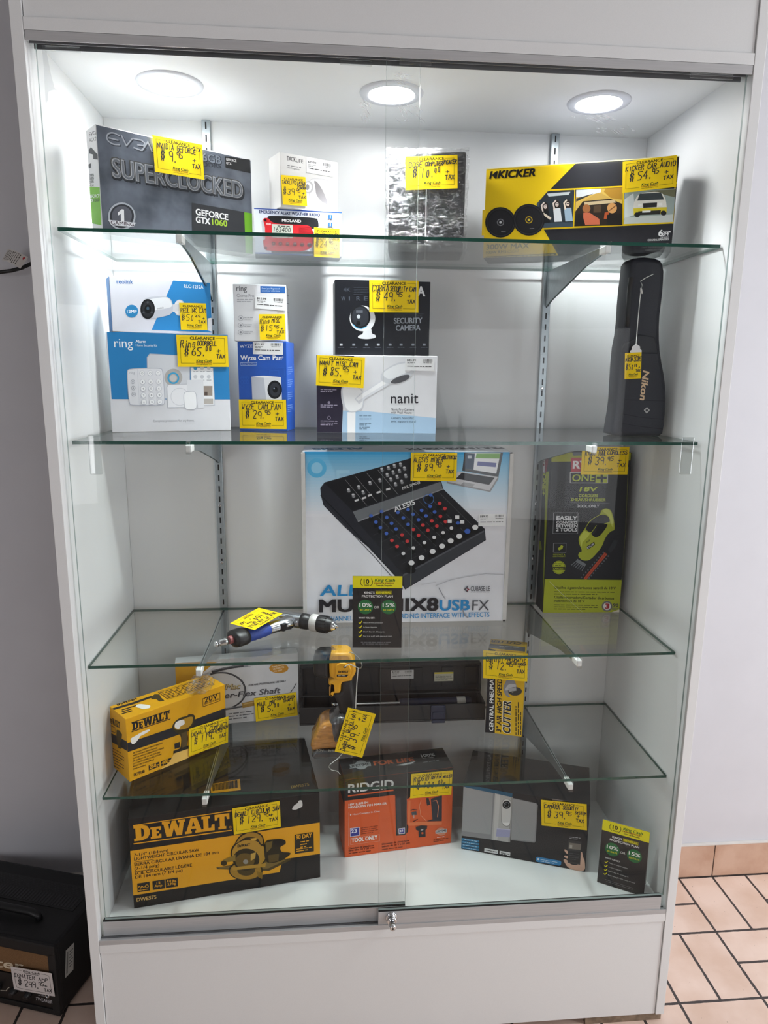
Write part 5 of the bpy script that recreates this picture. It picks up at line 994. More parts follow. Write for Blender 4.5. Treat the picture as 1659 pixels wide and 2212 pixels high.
bag = Mesh(); rn = random.Random(2)
bm = bmesh.new(); bmesh.ops.create_icosphere(bm, subdivisions=3, radius=.03)
for v in bm.verts: v.co = Vector((v.co.x * 1.15, v.co.y * .35, max(v.co.z, -.028) * .8)) * rn.uniform(.86, 1.12)
bag.bm(bm, M_WRAP, True); pv = on_y(432, 1478, .21)
bag.build('crumpled_bag', parent=c.root, loc=c.mw.inverted() @ Vector((pv.x, pv.y, max(pv.z, S4 + .1436 + .021))), label='crumpled clear bag corner')

# cordless work light, its battery foot wrapped in film
YW = .170
wl = empty('cordless_work_light', (-.12, .20, S4), 0, 'yellow and black cordless work light with film-wrapped battery foot on lowest shelf', 'work light'); WO = Matrix.Translation((.12, -.20, -S4))
def wpoly(pts, name, y0, y1, m, ins, **k):
    o = [(x, max(z, S4 + .0006)) for x, z in outline(pts, ZJ, YW)]
    b = Mesh(); b.prism(o, y0, y1, m, inset=ins, mx=WO); return b.build(name, parent=wl, **k)
YP = mat('#e3a412', .4, name='yellow_plastic'); BP = mat('#1c1d20', .5, noise=.2, scale=300, name='black_plastic')
hd = wpoly([(560, 240), (640, 232), (815, 232), (868, 258), (895, 318), (938, 372), (948, 455), (952, 535), (922, 600), (892, 640), (886, 678), (805, 690), (742, 700), (716, 740), (709, 840), (690, 872), (592, 880), (572, 912), (546, 930), (524, 918), (530, 902), (550, 882), (566, 830), (560, 762), (522, 746), (511, 720), (532, 668), (600, 640), (540, 618), (528, 560), (524, 430), (528, 330), (548, 280)], 'yellow_head', YW, YW + .052, YP, .006, label='yellow shell')
b = Mesh(); b.prism([(x - -.12, z - S4) for x, z in outline([(625, 470), (640, 410), (700, 378), (780, 380), (850, 420), (880, 500), (860, 590), (810, 640), (700, 655), (640, 640), (612, 590)], ZJ, YW)], YW - .20 - .0025, YW - .20 + .002, YP, inset=.002)
f = Face(b, (0, YW - .2001 - .0025, 0), (1, 0, 0), (0, 0, 1), 1, 1, Matrix.Translation((-.12, .20, S4))); f.P = lambda q, k, clip=True, f=f: f.o + f.U * q[0] + f.V * q[1] + f.N * (.0003 + .000013 * k); f.Z = ZJ
f.slab((668, 542), (830, 542), 36, '#1d1a12', '#e3a412'); f.poly('#1d1d1e', [(645, 568), (835, 570), (800, 604), (645, 602)]); f.text('20V MAX', (662, 592), (785, 592), 16, '#e0d6bd', .02); f.disc('#4b3a12', (772, 448), (26, 18), 16)
b.build('nameplate', parent=hd)
wpoly([(300, 300), (380, 245), (556, 240), (545, 285), (526, 430), (532, 600), (530, 660), (420, 665), (300, 640), (268, 560), (270, 400)], 'lamp_barrel', YW + .003, YW + .050, BP, .010, label='black lamp barrel')
wpoly([(716, 735), (742, 702), (890, 680), (905, 740), (925, 880), (948, 1020), (955, 1090), (900, 1180), (800, 1240), (740, 1240), (690, 1200), (660, 1080), (620, 980), (590, 884), (690, 874), (710, 842)], 'handle', YW + .006, YW + .046, BP, .009, label='black handle')
M_WRAPO = mat('#c58a42', .25, noise=.35, scale=60, bump=.5, coat=.8, stretch=(1, 1, 4), name='film_over_yellow'); M_WRAPG = mat('#56585b', .22, c2='#2a2b2e', scale=30, bump=.8, coat=.9, stretch=(6, 1, 1), name='film_over_black')
wpoly([(560, 1285), (450, 1312), (378, 1368), (334, 1445), (300, 1530), (246, 1610), (230, 1680), (246, 1745), (300, 1752), (400, 1730), (640, 1714), (890, 1712), (900, 1600), (860, 1420), (760, 1300), (660, 1275)], 'wrapped_foot', YW - .012, YW + .058, M_WRAPO, .009, label='orange-yellow foot under clear film')
wpoly([(528, 1292), (600, 1250), (690, 1205), (800, 1230), (880, 1300), (900, 1560), (700, 1610), (600, 1650), (566, 1580), (540, 1470)], 'wrapped_neck', YW - .014, YW + .056, M_WRAPG, .012, label='black neck under clear film')
bt = Mesh(); bt.prism([(x, max(z, S4 + .0006)) for x, z in outline([(248, 1780), (310, 1735), (640, 1728), (890, 1735), (895, 1850), (290, 1862), (246, 1825)], ZJ, YW)], YW - .016, YW + .056, mat('#3a3b3d', .25, coat=.8, noise=.3, scale=40, name='battery_under_film'), inset=.006, mx=WO)
f = Face(bt, (0, YW - .2003 - .016, 0), (1, 0, 0), (0, 0, 1), 1, 1, Matrix.Translation((-.12, .20, S4))); f.P = lambda q, k, clip=True, f=f: f.o + f.U * q[0] + f.V * q[1] + f.N * (.0003 + .000013 * k); f.Z = ZJ
f.text('20V', (315, 1790), (440, 1795), 34, '#8d8a82', .03); f.slab((505, 1795), (690, 1805), 34, '#8d8a82', '#3a3b3d')
bt.build('battery', parent=wl, label='battery pack under clear film')
b = Mesh(); b.tube([on_y(*zpx(q, ZJ), YW + .01) - Vector((-.12, .20, S4)) for q in [(830, 230), (860, 208), (920, 240), (990, 300), (1030, 370), (1050, 420), (1030, 465), (1000, 470)]], .0011, M_ZINC, 8); b.build('hanging_hook', parent=wl)
P = [on_y(*zpx(q, ZJ), YW - .030) for q in [(618, 1765), (835, 1075), (1258, 1215), (1045, 1918)]]
t = empty('work_light_swing_tag', P[1], 0, 'yellow clearance tag hanging tilted on white string from the work light', 'price tag')
b = Mesh(); fr = card_frame(b, [p - P[1] for p in P], 0, .0005, YEL); tag_print(fr, [('DeWalt WorkLight', .06, .66, .98, .17)], '39', '95'); b.build('tag_card', parent=t)
string('string', [on_y(*zpx(q, ZJ), YW - y) - P[1] for q, y in [((770, 450), .004), ((800, 425), .010), ((855, 400), .016), ((930, 440), .022), ((985, 462), .026), ((965, 700), .029), ((948, 1000), .0295), ((945, 1105), .0302)]], .0011, M_STR, parent=t)
string('string', [on_y(*zpx(q, ZJ), YW - y) - P[1] for q, y in [((735, 1825), .0285), ((660, 1910), .029), ((540, 1998), .030), ((515, 2040), .029), ((560, 2090), .028), ((660, 2110), .026), ((700, 2160), .024)]], .0008, M_STR, parent=t)

# torque wrench in its open case
tc = empty('open_tool_case', (.028, .35, S4), 0, 'open black plastic torque wrench case with blue latch on the lowest shelf', 'case'); CP = mat('#1f2125', .5, noise=.2, scale=250, bump=.03, name='blow_moulded_plastic')
X_0, X_1 = -.2290, .2310
b = Mesh(); y0, y1, hh, tk = -.034, .036, .046, .005
for q in ((X_0, y0, .0006, X_1, y1, .006), (X_0, y0, .006, X_1, y0 + tk, hh), (X_0, y1 - tk, .006, X_1, y1, hh), (X_0, y0 + tk, .006, X_0 + .008, y1 - tk, hh), (X_1 - .008, y0 + tk, .006, X_1, y1 - tk, hh)): b.box(*q, CP, .002)
for x in (-.10, .05, .17): b.box(x, y0 + tk, .006, x + .012, y1 - tk, .0205, CP, .002)
b.build('tray', parent=tc)
b = Mesh(); ml = Matrix.Translation((0, .036, .046)) @ Matrix.Rotation(R(-4), 4, 'X') @ Matrix.Translation((0, -.036, -.046))
lb = .049; lt = .128
for q in ((X_0 + .001, .030, lb, X_1 - .002, .035, lt), (X_0 + .001, .012, lb, X_1 - .002, .030, lb + .005), (X_0 + .001, .012, lt - .005, X_1 - .002, .030, lt), (X_0 + .001, .012, lb + .005, X_0 + .007, .030, lt - .005), (X_1 - .008, .012, lb + .005, X_1 - .002, .030, lt - .005)): b.box(*q, CP, .002, mx=ml)
for x in (-.19, -.11, -.03, .05, .13, .19): b.box(x, .027, lb + .014, x + .030, .0302, lt - .014, CP, .0014, mx=ml)
ld = b.build('lid', parent=tc)
b = Mesh(); P = [ml @ Vector(p) for p in ((.000, .0262, lt - .018), (.058, .0262, lt - .018), (.058, .0262, lt - .041), (.000, .0262, lt - .041))]; g = card_frame(b, P, .0004, .0002, mat('#c9cacb', .4, name='white_label2')); sticker_print(g, '$139.00'); b.build('price_sticker', parent=ld, label='white barcode sticker')
b = Mesh(); P = [ml @ Vector(p) for p in ((.111, .0262, lt - .026), (.160, .0262, lt - .026), (.160, .0262, lt - .050), (.111, .0262, lt - .050))]; g = card_frame(b, P, .0004, .0002, mat('#bdbca8', .4, name='caution_label')); g.poly('#c9b82a', [(0, .82), (1, .82), (1, .98), (0, .98)]); g.micro('#444', (.05, .66), (.95, .66), .07, 5, .13); b.build('caution_sticker', parent=ld, label='pale caution sticker with yellow band')
b = Mesh(); LB = mat('#1b2440', .45, name='blue_black_latch'); b.box(.093, -.041, .008, .130, -.0345, .046, LB, .003); b.box(.097, -.0435, .012, .126, -.0405, .030, LB, .002); b.box(.095, -.046, .002, .128, -.040, .010, LB, .002); b.build('latch', parent=tc, label='dark blue latch')
tw = empty('torque_wrench', (.05, .352, S4 + .0345), 0, 'navy handled chrome torque wrench lying in the open black case', 'wrench')
b = Mesh(); b.lathe([(.0095, 0), (.0115, .004), (.0115, .09), (.0122, .092), (.0122, .172), (.0110, .178), (.0085, .182)], mat('#1b2342', .4, noise=.25, scale=400, bump=.06, name='navy_grip'), align((-.002, 0, .0), (1, 0, 0)), 28); b.build('grip', parent=tw)
b = Mesh(); b.lathe([(.0062, 0), (.0062, .140)], M_CHROME, align((-.1325, 0, 0), (1, 0, 0)), 20); b.build('shaft', parent=tw)
b = Mesh(); b.lathe([(.007, 0), (.0105, .003), (.0105, .018), (.007, .022)], M_CHROME, align((-.152, 0, 0), (1, 0, 0)), 20); b.lathe([(.011, -.009), (.0125, -.006), (.0125, .007), (.010, .009)], M_CHROME, Matrix.Translation((-.162, 0, 0)), 22); b.box(-.168, -.005, -.016, -.156, .005, -.008, M_CHROME, .001); b.build('ratchet_head', parent=tw)
b = Mesh(); b.lathe([(.0118, 0), (.0124, .001), (.0124, .022), (.0118, .023)], mat('#c4c4c2', .5, name='white_band'), align((.142, 0, 0), (1, 0, 0)), 28); b.build('scale_band', parent=tw, label='white scale band')

c = Carton('air_cutter_box', (.2457, .2572, S4), -18.5, .0871, .2161, .061, '#dcb115', 'narrow upright yellow and black air cutter carton at the right of lowest shelf', rough=.4)
f = c.face('front', ZL)
f.poly('#191a22', [(230, 260), (445, 300), (432, 1890), (240, 1880)]); f.text('CENTRAL PNEUMATIC', (402, 1852), (412, 690), 76, '#e8e8e6', .03); f.text('3" AIR HIGH SPEED', (552, 1872), (568, 862), 88, DK, .04, .2); f.text('CUTTER', (726, 1906), (740, 1292), 152, '#f0ead8', .07, .2); f.text('CUTTER', (726, 1903), (740, 1295), 145, DK, .035, .2)
for x, y in ((845, 1370), (890, 1262), (935, 1488)): f.micro(DK, (x, 1925), (x, y), 26)
f.blob('#8d8d90', [(592, 1015), (650, 880), (690, 860), (800, 868), (838, 950), (850, 1010), (845, 1078), (700, 1100), (690, 1150), (735, 1190), (700, 1210), (640, 1170), (600, 1090)]); f.blob('#b9b9bb', [(625, 1050), (700, 945), (830, 950), (845, 1008), (720, 1045), (640, 1080)]); f.disc('#3a3a36', (818, 1090), (132, 82)); f.poly('#a4a4a7', [(690, 1030), (840, 1010), (845, 1078), (700, 1100)]); f.disc('#77776f', (770, 1100), 20, 12)
f = c.face('top', ZL); f.poly('#47484d', [(250, 300), (320, 180), (1020, 250), (1010, 350)]); f.micro('#c9c9c4', (520, 240), (940, 255), 14, 1); f.text('CUTTER', (950, 158), (370, 112), 44, '#4a3d10', .04, .2)
f = c.face('right', ZL); f.Z = None; f.poly('#c9bf9a', [(.08, 0), (1, 0), (1, 1), (.08, 1)]); f.micro('#8a8060', (.2, .9), (.9, .9), .012, 16, .05)
c.done(); price_tag(c, 'front', ZL, [(212, 292), (1063, 352), (1055, 890), (218, 820)], [('Central', .07, .62, .46, .18), ('PNEUMATIC', .50, .68, .97, .11), ('AIR GRINDER', .52, .56, .98, .09)], '12', '95', off=.0045)

# ------------------------------------------------------------------ cabinet floor
c = Carton('circular_saw_box', (-.5534, .0905, ZF), 9.5, .4073, .2179, .2430, '#1b1b1c', 'large black and yellow circular saw carton on the cabinet floor', rough=.42)
f = c.face('front', ZM); YS = '#e8a51e'
f.poly(YS, [(235, 636), (1575, 434), (1575, 650), (1312, 689), (1288, 778), (260, 942)])
f.line(YS, [(280, 457), (955, 356)], 7); f.line(YS, [(285, 583), (958, 489)], 8); f.slab((287, 566), (945, 474), 106, YS, '#1b1b1c'); f.ring(YS, (950, 468), 7, 2, 10)
f.text('7-1/4" (184mm)', (285, 670), (522, 637), 20, DK, .02); f.text('LIGHTWEIGHT CIRCULAR SAW', (287, 698), (735, 633), 21, DK, .02); f.line(DK, [(288, 709), (420, 691)], 3); f.text('SIERRA CIRCULAR LIVIANA DE 184 mm', (288, 737), (870, 649), 21, DK, .02); f.text('(7-1/4 pulg)', (290, 763), (460, 738), 20, DK, .02); f.line(DK, [(290, 774), (425, 755)], 3); f.text('SCIE CIRCULAIRE LÉGÈRE', (292, 798), (685, 738), 21, DK, .02); f.text('DE 184 mm (7 1/4 po)', (295, 823), (620, 773), 20, DK, .02)
for x, t1, t2 in ((308, None, None), (412, '15', 'Amp'), (502, '8.8 lbs.', '3.9 kg')):
    y = 856 - (x - 308) * .15; f.poly('#262422', [(x, y), (x + 84, y - 13), (x + 87, y + 48), (x + 3, y + 60)])
    if t1: f.text(t1, (x + (30 if t1 == '15' else 10), y + 20), (x + (54 if t1 == '15' else 76), y + 17), 17, YS, .03); f.text(t2, (x + (16 if t1 == '15' else 16), y + 42), (x + (68 if t1 == '15' else 70), y + 34), 17, YS, .03)
    else: f.line(YS, [(x + 8, y + 28), (x + 16, y + 12), (x + 24, y + 38), (x + 32, y + 12), (x + 40, y + 26), (x + 52, y + 22)], 4); f.ring(YS, (x + 66, y + 18), 10, 4, 12); f.micro(YS, (x + 8, y + 50), (x + 80, y + 40), 8)
f.text('DWE575', (305, 980), (440, 959), 25, '#e0b768', .02)
f.poly('#4b3d1b', [(852, 745), (1000, 722), (1368, 682), (1366, 694), (1215, 768), (860, 756)]); f.poly('#7d6630', [(862, 744), (1000, 728), (1340, 690), (1210, 752), (880, 752)])
f.disc('#2f2814', (1055, 765), (118, 70)); f.disc('#a97f26', (1055, 768), (108, 60)); f.disc('#4b3d1b', (1058, 762), (62, 40)); f.poly('#8a6a20', [(1130, 770), (1172, 780), (1168, 825), (1140, 810)])
f.disc('#2a2312', (1078, 650), (128, 108)); f.disc('#b98d30', (1078, 652), (118, 98)); f.disc('#2f2714', (1058, 690), (92, 76)); f.disc('#6d5522', (1050, 700), (66, 54)); f.poly('#b98d30', [(960, 745), (1195, 715), (1190, 740), (965, 765)]); f.poly('#c9a24a', [(1090, 650), (1125, 640), (1120, 680), (1090, 700)]); f.disc('#9a9488', (1055, 705), (18, 16), 14); f.text('DeWALT', (1000, 606), (1085, 595), 18, '#17150f', .05)
f.blob('#2a2312', [(975, 585), (1018, 518), (1095, 485), (1172, 515), (1188, 590), (1160, 600), (1130, 548), (1060, 540), (1010, 575)]); f.blob('#a97f26', [(985, 580), (1022, 528), (1095, 496), (1165, 522), (1178, 580), (1160, 585), (1140, 540), (1055, 532), (1005, 570)]); f.poly('#d7a83a', [(1085, 545), (1130, 540), (1128, 558), (1100, 560)])
f.blob('#2a2413', [(1180, 560), (1260, 548), (1330, 552), (1330, 585), (1290, 602), (1300, 640), (1362, 640), (1365, 655), (1300, 700), (1215, 720), (1185, 690)]); f.poly('#6f5a26', [(1190, 575), (1240, 562), (1232, 610), (1200, 640)]); f.disc('#1a1712', (1288, 572), (44, 24)); f.poly('#5b4920', [(1210, 660), (1285, 650), (1280, 700), (1215, 712)]); f.poly('#8f7430', [(905, 690), (985, 655), (985, 700), (890, 712)]); f.disc('#3d3218', (905, 715), (22, 18), 12)
f.poly('#2a281f', [(1393, 520), (1522, 500), (1525, 632), (1395, 651)]); f.text('90 DAY', (1402, 551), (1510, 534), 28, YS, .03); f.micro(YS, (1432, 572), (1490, 563), 10, 3, 18); f.micro(YS, (1402, 622), (1514, 606), 9, 2, 14)
f.blob('#d0cfcc', [(1370, 345), (1388, 315), (1415, 300), (1420, 282), (1444, 280), (1448, 325), (1425, 335), (1400, 347)])
f = c.face('top', ZH); f.poly(YS, [(787, 1156), (967, 1124), (973, 1192), (790, 1212)])
for i in range(19): x = 800 + i * 8.2; f.line('#1c1a14', [(x, 1160 - (x - 787) * .165), (x + 2, 1198 - (x - 787) * .125)], 4 if i % 3 else 5.5)
f.text('DWE575', (1286, 1183), (1396, 1165), 17, '#a98a45', .03)
c.done(); price_tag(c, 'front', ZM, [(965, 335), (1290, 280), (1295, 460), (970, 513)], [('DEWALT CIRCULAR SAW', .05, .66, .99, .16)], '129', '95')

c = Carton('pin_nailer_box', (-.0940, .2205, ZF), 7.6, .2680, .2069, .0916, '#dd5f2e', 'orange and black pin nailer carton on the cabinet floor', rough=.4)
f = c.face('front', ZN); OG = '#d25c2d'
f.poly('#212225', [(100, 460), (1500, 320), (1500, 560), (770, 668), (120, 745)]); f.line(OG, [(187, 683), (740, 611)], 18); f.text('RIDGID', (186, 645), (742, 583), 108, '#d6d6d5', .03)
f.poly('#1f2023', [(742, 600), (950, 560), (955, 690), (920, 720), (765, 690)]); f.text('18V 1-3/8 IN.', (190, 806), (440, 771), 26, '#eadfd8', .04); f.text('HEADLESS PIN NAILER', (188, 838), (658, 785), 26, '#eadfd8', .04); f.poly('#eadfd8', [(208, 902), (226, 914), (208, 928)]); f.text('Most Compact In Class', (240, 921), (574, 879), 20, '#eadfd8', .01); f.line('#e0a78c', [(190, 885), (187, 1300)], 3)
f.poly('#dcd8e0', [(206, 1082), (324, 1066), (326, 1172), (208, 1190)]); f.poly('#383c8f', [(212, 1088), (318, 1073), (320, 1167), (214, 1182)]); f.text('23', (222, 1142), (288, 1132), 44, '#e6e4ee', .04); f.micro('#8a3a1e', (340, 1085), (550, 1055), 13, 4, 24); f.text('TOOL ONLY', (228, 1256), (542, 1213), 48, '#f0e6df', .04); f.loop('#e0a78c', [(212, 1205), (570, 1158), (572, 1238), (212, 1284)], 3)
f.text('Clavadora de pasadores', (190, 1342), (500, 1302), 22, '#5e2410', .03); f.text('sans tête 18 V 35 mm', (190, 1368), (505, 1328), 22, '#5e2410', .03); f.micro('#5e2410', (190, 1398), (490, 1360), 15); f.text('Cloueuse de clous sans', (598, 1288), (935, 1240), 22, '#5e2410', .03); f.text('cabeza de 18 V x 35 mm', (600, 1318), (945, 1270), 22, '#5e2410', .03); f.micro('#7a3418', (600, 1350), (855, 1315), 15)
f.poly('#26282c', [(765, 692), (905, 668), (910, 1030), (928, 1060), (922, 1125), (880, 1165), (776, 1172)]); f.poly('#3c3e43', [(780, 710), (830, 700), (845, 1130), (790, 1140)]); f.poly('#e9e6ec', [(806, 1084), (884, 1074), (884, 1146), (808, 1152)]); f.poly('#3a3e92', [(812, 1090), (879, 1080), (879, 1140), (814, 1146)]); f.text('23', (820, 1128), (860, 1122), 26, '#e6e4ee', .04)
f.poly('#e27a4a', [(925, 735), (955, 735), (945, 1010), (1060, 1000), (1340, 995), (1340, 1035), (935, 1050), (915, 1020)]); f.poly('#30323a', [(1205, 718), (1342, 672), (1340, 990), (1150, 994), (1225, 970)]); f.line('#e58a60', [(1230, 745), (1275, 735), (1300, 810), (1285, 940)], 7); f.poly('#27282d', [(1148, 708), (1176, 704), (1198, 785), (1160, 802), (1152, 770)]); f.line('#f0a47c', [(1085, 740), (1062, 800), (1080, 920), (1150, 990)], 6); f.line('#2a2b2f', [(958, 860), (985, 850), (1035, 855)], 10); f.poly('#4e5054', [(965, 880), (1025, 868), (1030, 915), (970, 920)]); f.line('#c9c9c9', [(995, 915), (995, 955)], 6); f.line('#2a2b2f', [(985, 1000), (1040, 970)], 9)
f.poly('#2b2c30', [(1018, 1062), (1085, 1045), (1160, 1050), (1155, 1090), (1138, 1100), (1140, 1185), (1055, 1192), (1052, 1110), (1022, 1100)]); f.disc(OG, (1100, 1140), 14, 12); f.text('18V', (1080, 1110), (1112, 1106), 18, '#d8d8d8', .03); f.disc('#d08c70', (1332, 1120), (62, 50)); f.poly('#c9c6c6', [(1260, 1108), (1400, 1084), (1402, 1128), (1262, 1148)]); f.text('LIFETIME', (1268, 1140), (1396, 1120), 30, '#2b2b2f', .03); f.micro('#edd6ca', (1280, 1196), (1380, 1184), 12); f.micro('#7a3418', (1236, 1228), (1420, 1205), 12, 2, 20)
f = c.face('top', ZN); f.Z = None; f.poly('#212225', [(0, 0), (1, 0), (1, 1), (0, 1)]); f.Z = ZN; f.disc('#8f9092', (345, 300), (80, 55)); f.poly('#8f9092', [(190, 298), (455, 262), (468, 312), (205, 345)]); f.text('LIFETIME', (205, 336), (452, 303), 32, '#26272a', .03); f.text('FOR LIFE', (512, 306), (1000, 252), 50, '#b3552f', .05); f.text('100%', (1095, 206), (1258, 188), 36, '#b9babc', .03); f.micro('#9c9da0', (1105, 222), (1262, 206), 12); f.micro('#85868a', (1112, 272), (1305, 248), 12, 1); f.poly('#a9aaad', [(770, 306), (900, 280), (1030, 252), (960, 285), (1010, 282), (900, 298), (880, 308)])
f = c.face('left', ZN); f.Z = None; f.poly('#212225', [(0, .66), (1, .66), (1, 1), (0, 1)])
c.done(); price_tag(c, 'front', ZN, [(955, 403), (1468, 358), (1455, 655), (950, 705)], [('RIDGID', .07, .68, .44, .17), ('18V PIN NAILER', .47, .72, .99, .11)], '100', '00')

c = Carton('floodlight_camera_box', (.1922, .2328, ZF), -20.1, .2935, .1759, .1600, '#26272a', 'black floodlight security camera carton angled on the cabinet floor', rough=.3)
f = c.face('front', ZO)
f.poly('#8e8e8f', [(95, 512), (458, 588), (430, 1108), (84, 1062)]); f.poly('#a2a2a2', [(95, 512), (440, 590), (415, 1050), (88, 1010)]); f.poly('#8a8a8b', [(655, 640), (925, 700), (942, 720), (918, 1125), (905, 1142), (640, 1112)]); f.poly('#9a9a9a', [(662, 650), (915, 704), (928, 725), (905, 1120), (895, 1128), (645, 1098)])
f.poly('#b5b3b0', [(460, 588), (662, 632), (632, 1140), (425, 1108)]); f.poly('#c6c4c1', [(470, 592), (520, 602), (490, 1112), (445, 1106)]); f.poly('#9a9894', [(640, 630), (662, 634), (632, 1140), (612, 1136)])
f.blob('#8c8a87', [(538, 700), (552, 660), (592, 645), (632, 660), (652, 700), (640, 920), (618, 960), (585, 965), (540, 930), (528, 890)]); f.blob('#cfcdca', [(542, 702), (556, 665), (592, 650), (628, 665), (646, 702), (634, 918), (612, 952), (586, 956), (545, 925), (534, 888)]); f.poly('#e6e4e1', [(545, 918), (632, 915), (612, 950), (586, 955)]); f.disc('#2a2b2e', (592, 718), 46); f.disc('#17181a', (592, 718), 38); f.ring('#8f9297', (592, 718), 28, 5); f.disc('#0b0c0e', (592, 718), 22); f.disc('#5a626c', (585, 708), 6, 8)
f.poly('#a3a3c4', [(484, 978), (634, 992), (628, 1082), (474, 1070)]); f.poly('#c4c4da', [(484, 978), (634, 992), (633, 1002), (483, 990)])
for i in range(4): y = 1086 + i * 31; f.poly('#2f7ca6', [(86, y), (284, y + 30), (283, y + 54), (86, y + 25)]); f.micro('#b7d6e6', (102 + (i == 0) * 20, y + 20), (262, y + 44), 9)
for q, t in (([(345, 1200), (497, 1226), (495, 1268), (342, 1241)], 1), ([(515, 1230), (635, 1251), (632, 1290), (513, 1268)], 0)): f.poly('#d7d8d8', q); f.micro('#333', (q[0][0] + 14, q[0][1] + 26), (q[1][0] - 10, q[1][1] + 26), 12, 1 + (not t), 14)
f.poly('#2f86c0', [(922, 1310), (935, 1297), (1195, 1344), (1206, 1358), (1200, 1390), (1185, 1398), (935, 1356), (922, 1345)]); f.disc('#d9eaf4', (948, 1325), 12, 10); f.micro('#bcdcee', (972, 1332), (1180, 1368), 11, 2, 18)
f.blob('#dcb39c', [(1415, 1250), (1440, 1242), (1448, 1300), (1468, 1340), (1474, 1470), (1290, 1436), (1228, 1342), (1235, 1320), (1268, 1332), (1310, 1388), (1405, 1392)]); f.blob('#dcb39c', [(1236, 1218), (1250, 1214), (1282, 1240), (1280, 1270), (1250, 1250)]); f.blob('#dcb39c', [(1236, 1285), (1258, 1282), (1288, 1300), (1284, 1322), (1240, 1305)]); f.poly('#3d3d3f', [(1284, 1110), (1432, 1128), (1416, 1388), (1274, 1366)]); f.poly('#7e756b', [(1292, 1140), (1427, 1157), (1420, 1222), (1286, 1208)]); f.poly('#b0a89c', [(1300, 1165), (1330, 1168), (1326, 1205), (1298, 1202)]); f.poly('#2b2c2e', [(1286, 1230), (1418, 1244), (1412, 1370), (1280, 1352)]); f.micro('#55565a', (1296, 1260), (1404, 1272), 9, 4, 22); f.micro('#b9babd', (1298, 1078), (1420, 1092), 9, 2, 16)
f.k += 1; f.poly('#2d5c78', [(95, 500), (300, 500), (660, 590), (655, 632), (460, 588), (140, 522)])  # teal reflection along the top edge, painted on the face
f = c.face('top', ZO); f.line('#6d6a64', [(225, 95), (700, 165), (1110, 222), (1525, 300)], 7)
c.done(); price_tag(c, 'front', ZO, [(982, 652), (1495, 705), (1487, 992), (982, 940)], [('CAMARA', .07, .70, .42, .15), ('SECURITY', .48, .72, .82, .12), ('SYSTEM', .74, .58, .99, .10)], '39', '95')
b = Mesh(); P = [Vector((.208, -.0008, .1770)), Vector((.236, -.0008, .1770)), Vector((.236, -.0008, .1660)), Vector((.208, -.0008, .1660))]; card_frame(b, P, .0006, .0002, glass_mat('tape_clear', (.85, .86, .86), .12)); b.build('clear_tape', parent=c.root)

# ------------------------------------------------------------------ beside the cabinet on the left: amplifier and wall cable
AW, AH, AD = .36, .187, .215
am = empty('guitar_amplifier', (-.736, .108, 0), R(-17), 'black guitar amplifier with tan grille cloth on the floor left of the cabinet', 'amplifier'); amw = Matrix.Translation((-.736, .108, 0)) @ Matrix.Rotation(R(-17), 4, 'Z')
TOL = mat('#0f0f11', .6, noise=.3, scale=500, bump=.15, name='black_tolex')
b = Mesh(); b.box(-AW, .008, .004, 0, AD, AH, TOL, .008); b.box(-AW, .0, .004, -.0, .010, .018, TOL, .002); b.box(-AW, 0, AH - .030, 0, .010, AH, TOL, .005); b.box(-.020, 0, .016, 0, .010, AH - .02, TOL, .003); b.build('cabinet_shell', parent=am)
GC = bpy.data.materials.new('grille_cloth'); GC.use_nodes = True; nt = GC.node_tree; bs = nt.nodes['Principled BSDF']; tcn = nt.nodes.new('ShaderNodeTexCoord'); mpn = nt.nodes.new('ShaderNodeMapping'); mpn.inputs['Scale'].default_value = (260, 1, 260); ck = nt.nodes.new('ShaderNodeTexBrick'); ck.inputs['Scale'].default_value = 1.0; ck.inputs['Color1'].default_value = lin('#b98f62'); ck.inputs['Color2'].default_value = lin('#a47c52'); ck.inputs['Mortar'].default_value = lin('#5a3d22'); ck.inputs['Mortar Size'].default_value = .08
sw = nt.nodes.new('ShaderNodeSeparateXYZ'); cb = nt.nodes.new('ShaderNodeCombineXYZ'); nt.links.new(tcn.outputs['Object'], mpn.inputs[0]); nt.links.new(mpn.outputs[0], sw.inputs[0]); nt.links.new(sw.outputs[0], cb.inputs[0]); nt.links.new(sw.outputs[2], cb.inputs[1]); nt.links.new(cb.outputs[0], ck.inputs['Vector']); nt.links.new(ck.outputs[0], bs.inputs['Base Color']); bs.inputs['Roughness'].default_value = .85
b = Mesh(); b.box(-AW + .02, .004, .090, -.020, .0082, AH - .030, GC, .0008); gr = b.build('grille_cloth', parent=am, label='tan woven grille cloth')
b = Mesh(); fr = Face(b, (-AW, .0039, 0), (1, 0, 0), (0, 0, 1), AW, AH, amw); fr.Z = ZQ; fr.text('egnater', (-575, 1398), (285, 1522), 108, '#d8c9b0', .03, .35); b.build('script_logo', parent=gr, label='cream script lettering') 
b = Mesh(); b.box(-AW + .02, .002, .0185, -.020, .0086, .089, mat('#0c0c0e', .3, name='control_panel'), .001)
fr = Face(b, (-AW, .0019, 0), (1, 0, 0), (0, 0, 1), AW, AH, amw); fr.Z = ZQ; fr.text('TWEAKER', (455, 1903), (672, 1953), 42, '#c9c9cc', .0, .2); fr.micro('#8d8d92', (490, 1845), (620, 1865), 14, 1); fr.micro('#8d8d92', (255, 1790), (320, 1800), 14, 1); fr.line('#b9b4a6', [(10, 1780), (80, 1785), (95, 1760), (120, 1740)], 8)
pn = b.build('control_panel', parent=am)
for x in (-.118, -.080, -.200, -.160):
    b = Mesh(); b.lathe([(.0085, 0), (.0085, .003), (.0065, .0045), (.006, .012), (.004, .0125)], mat('#17171a', .35, name='knob_plastic'), align((x, .002, .045), (x, -1, .045)), 22); b.build('knob', parent=pn)
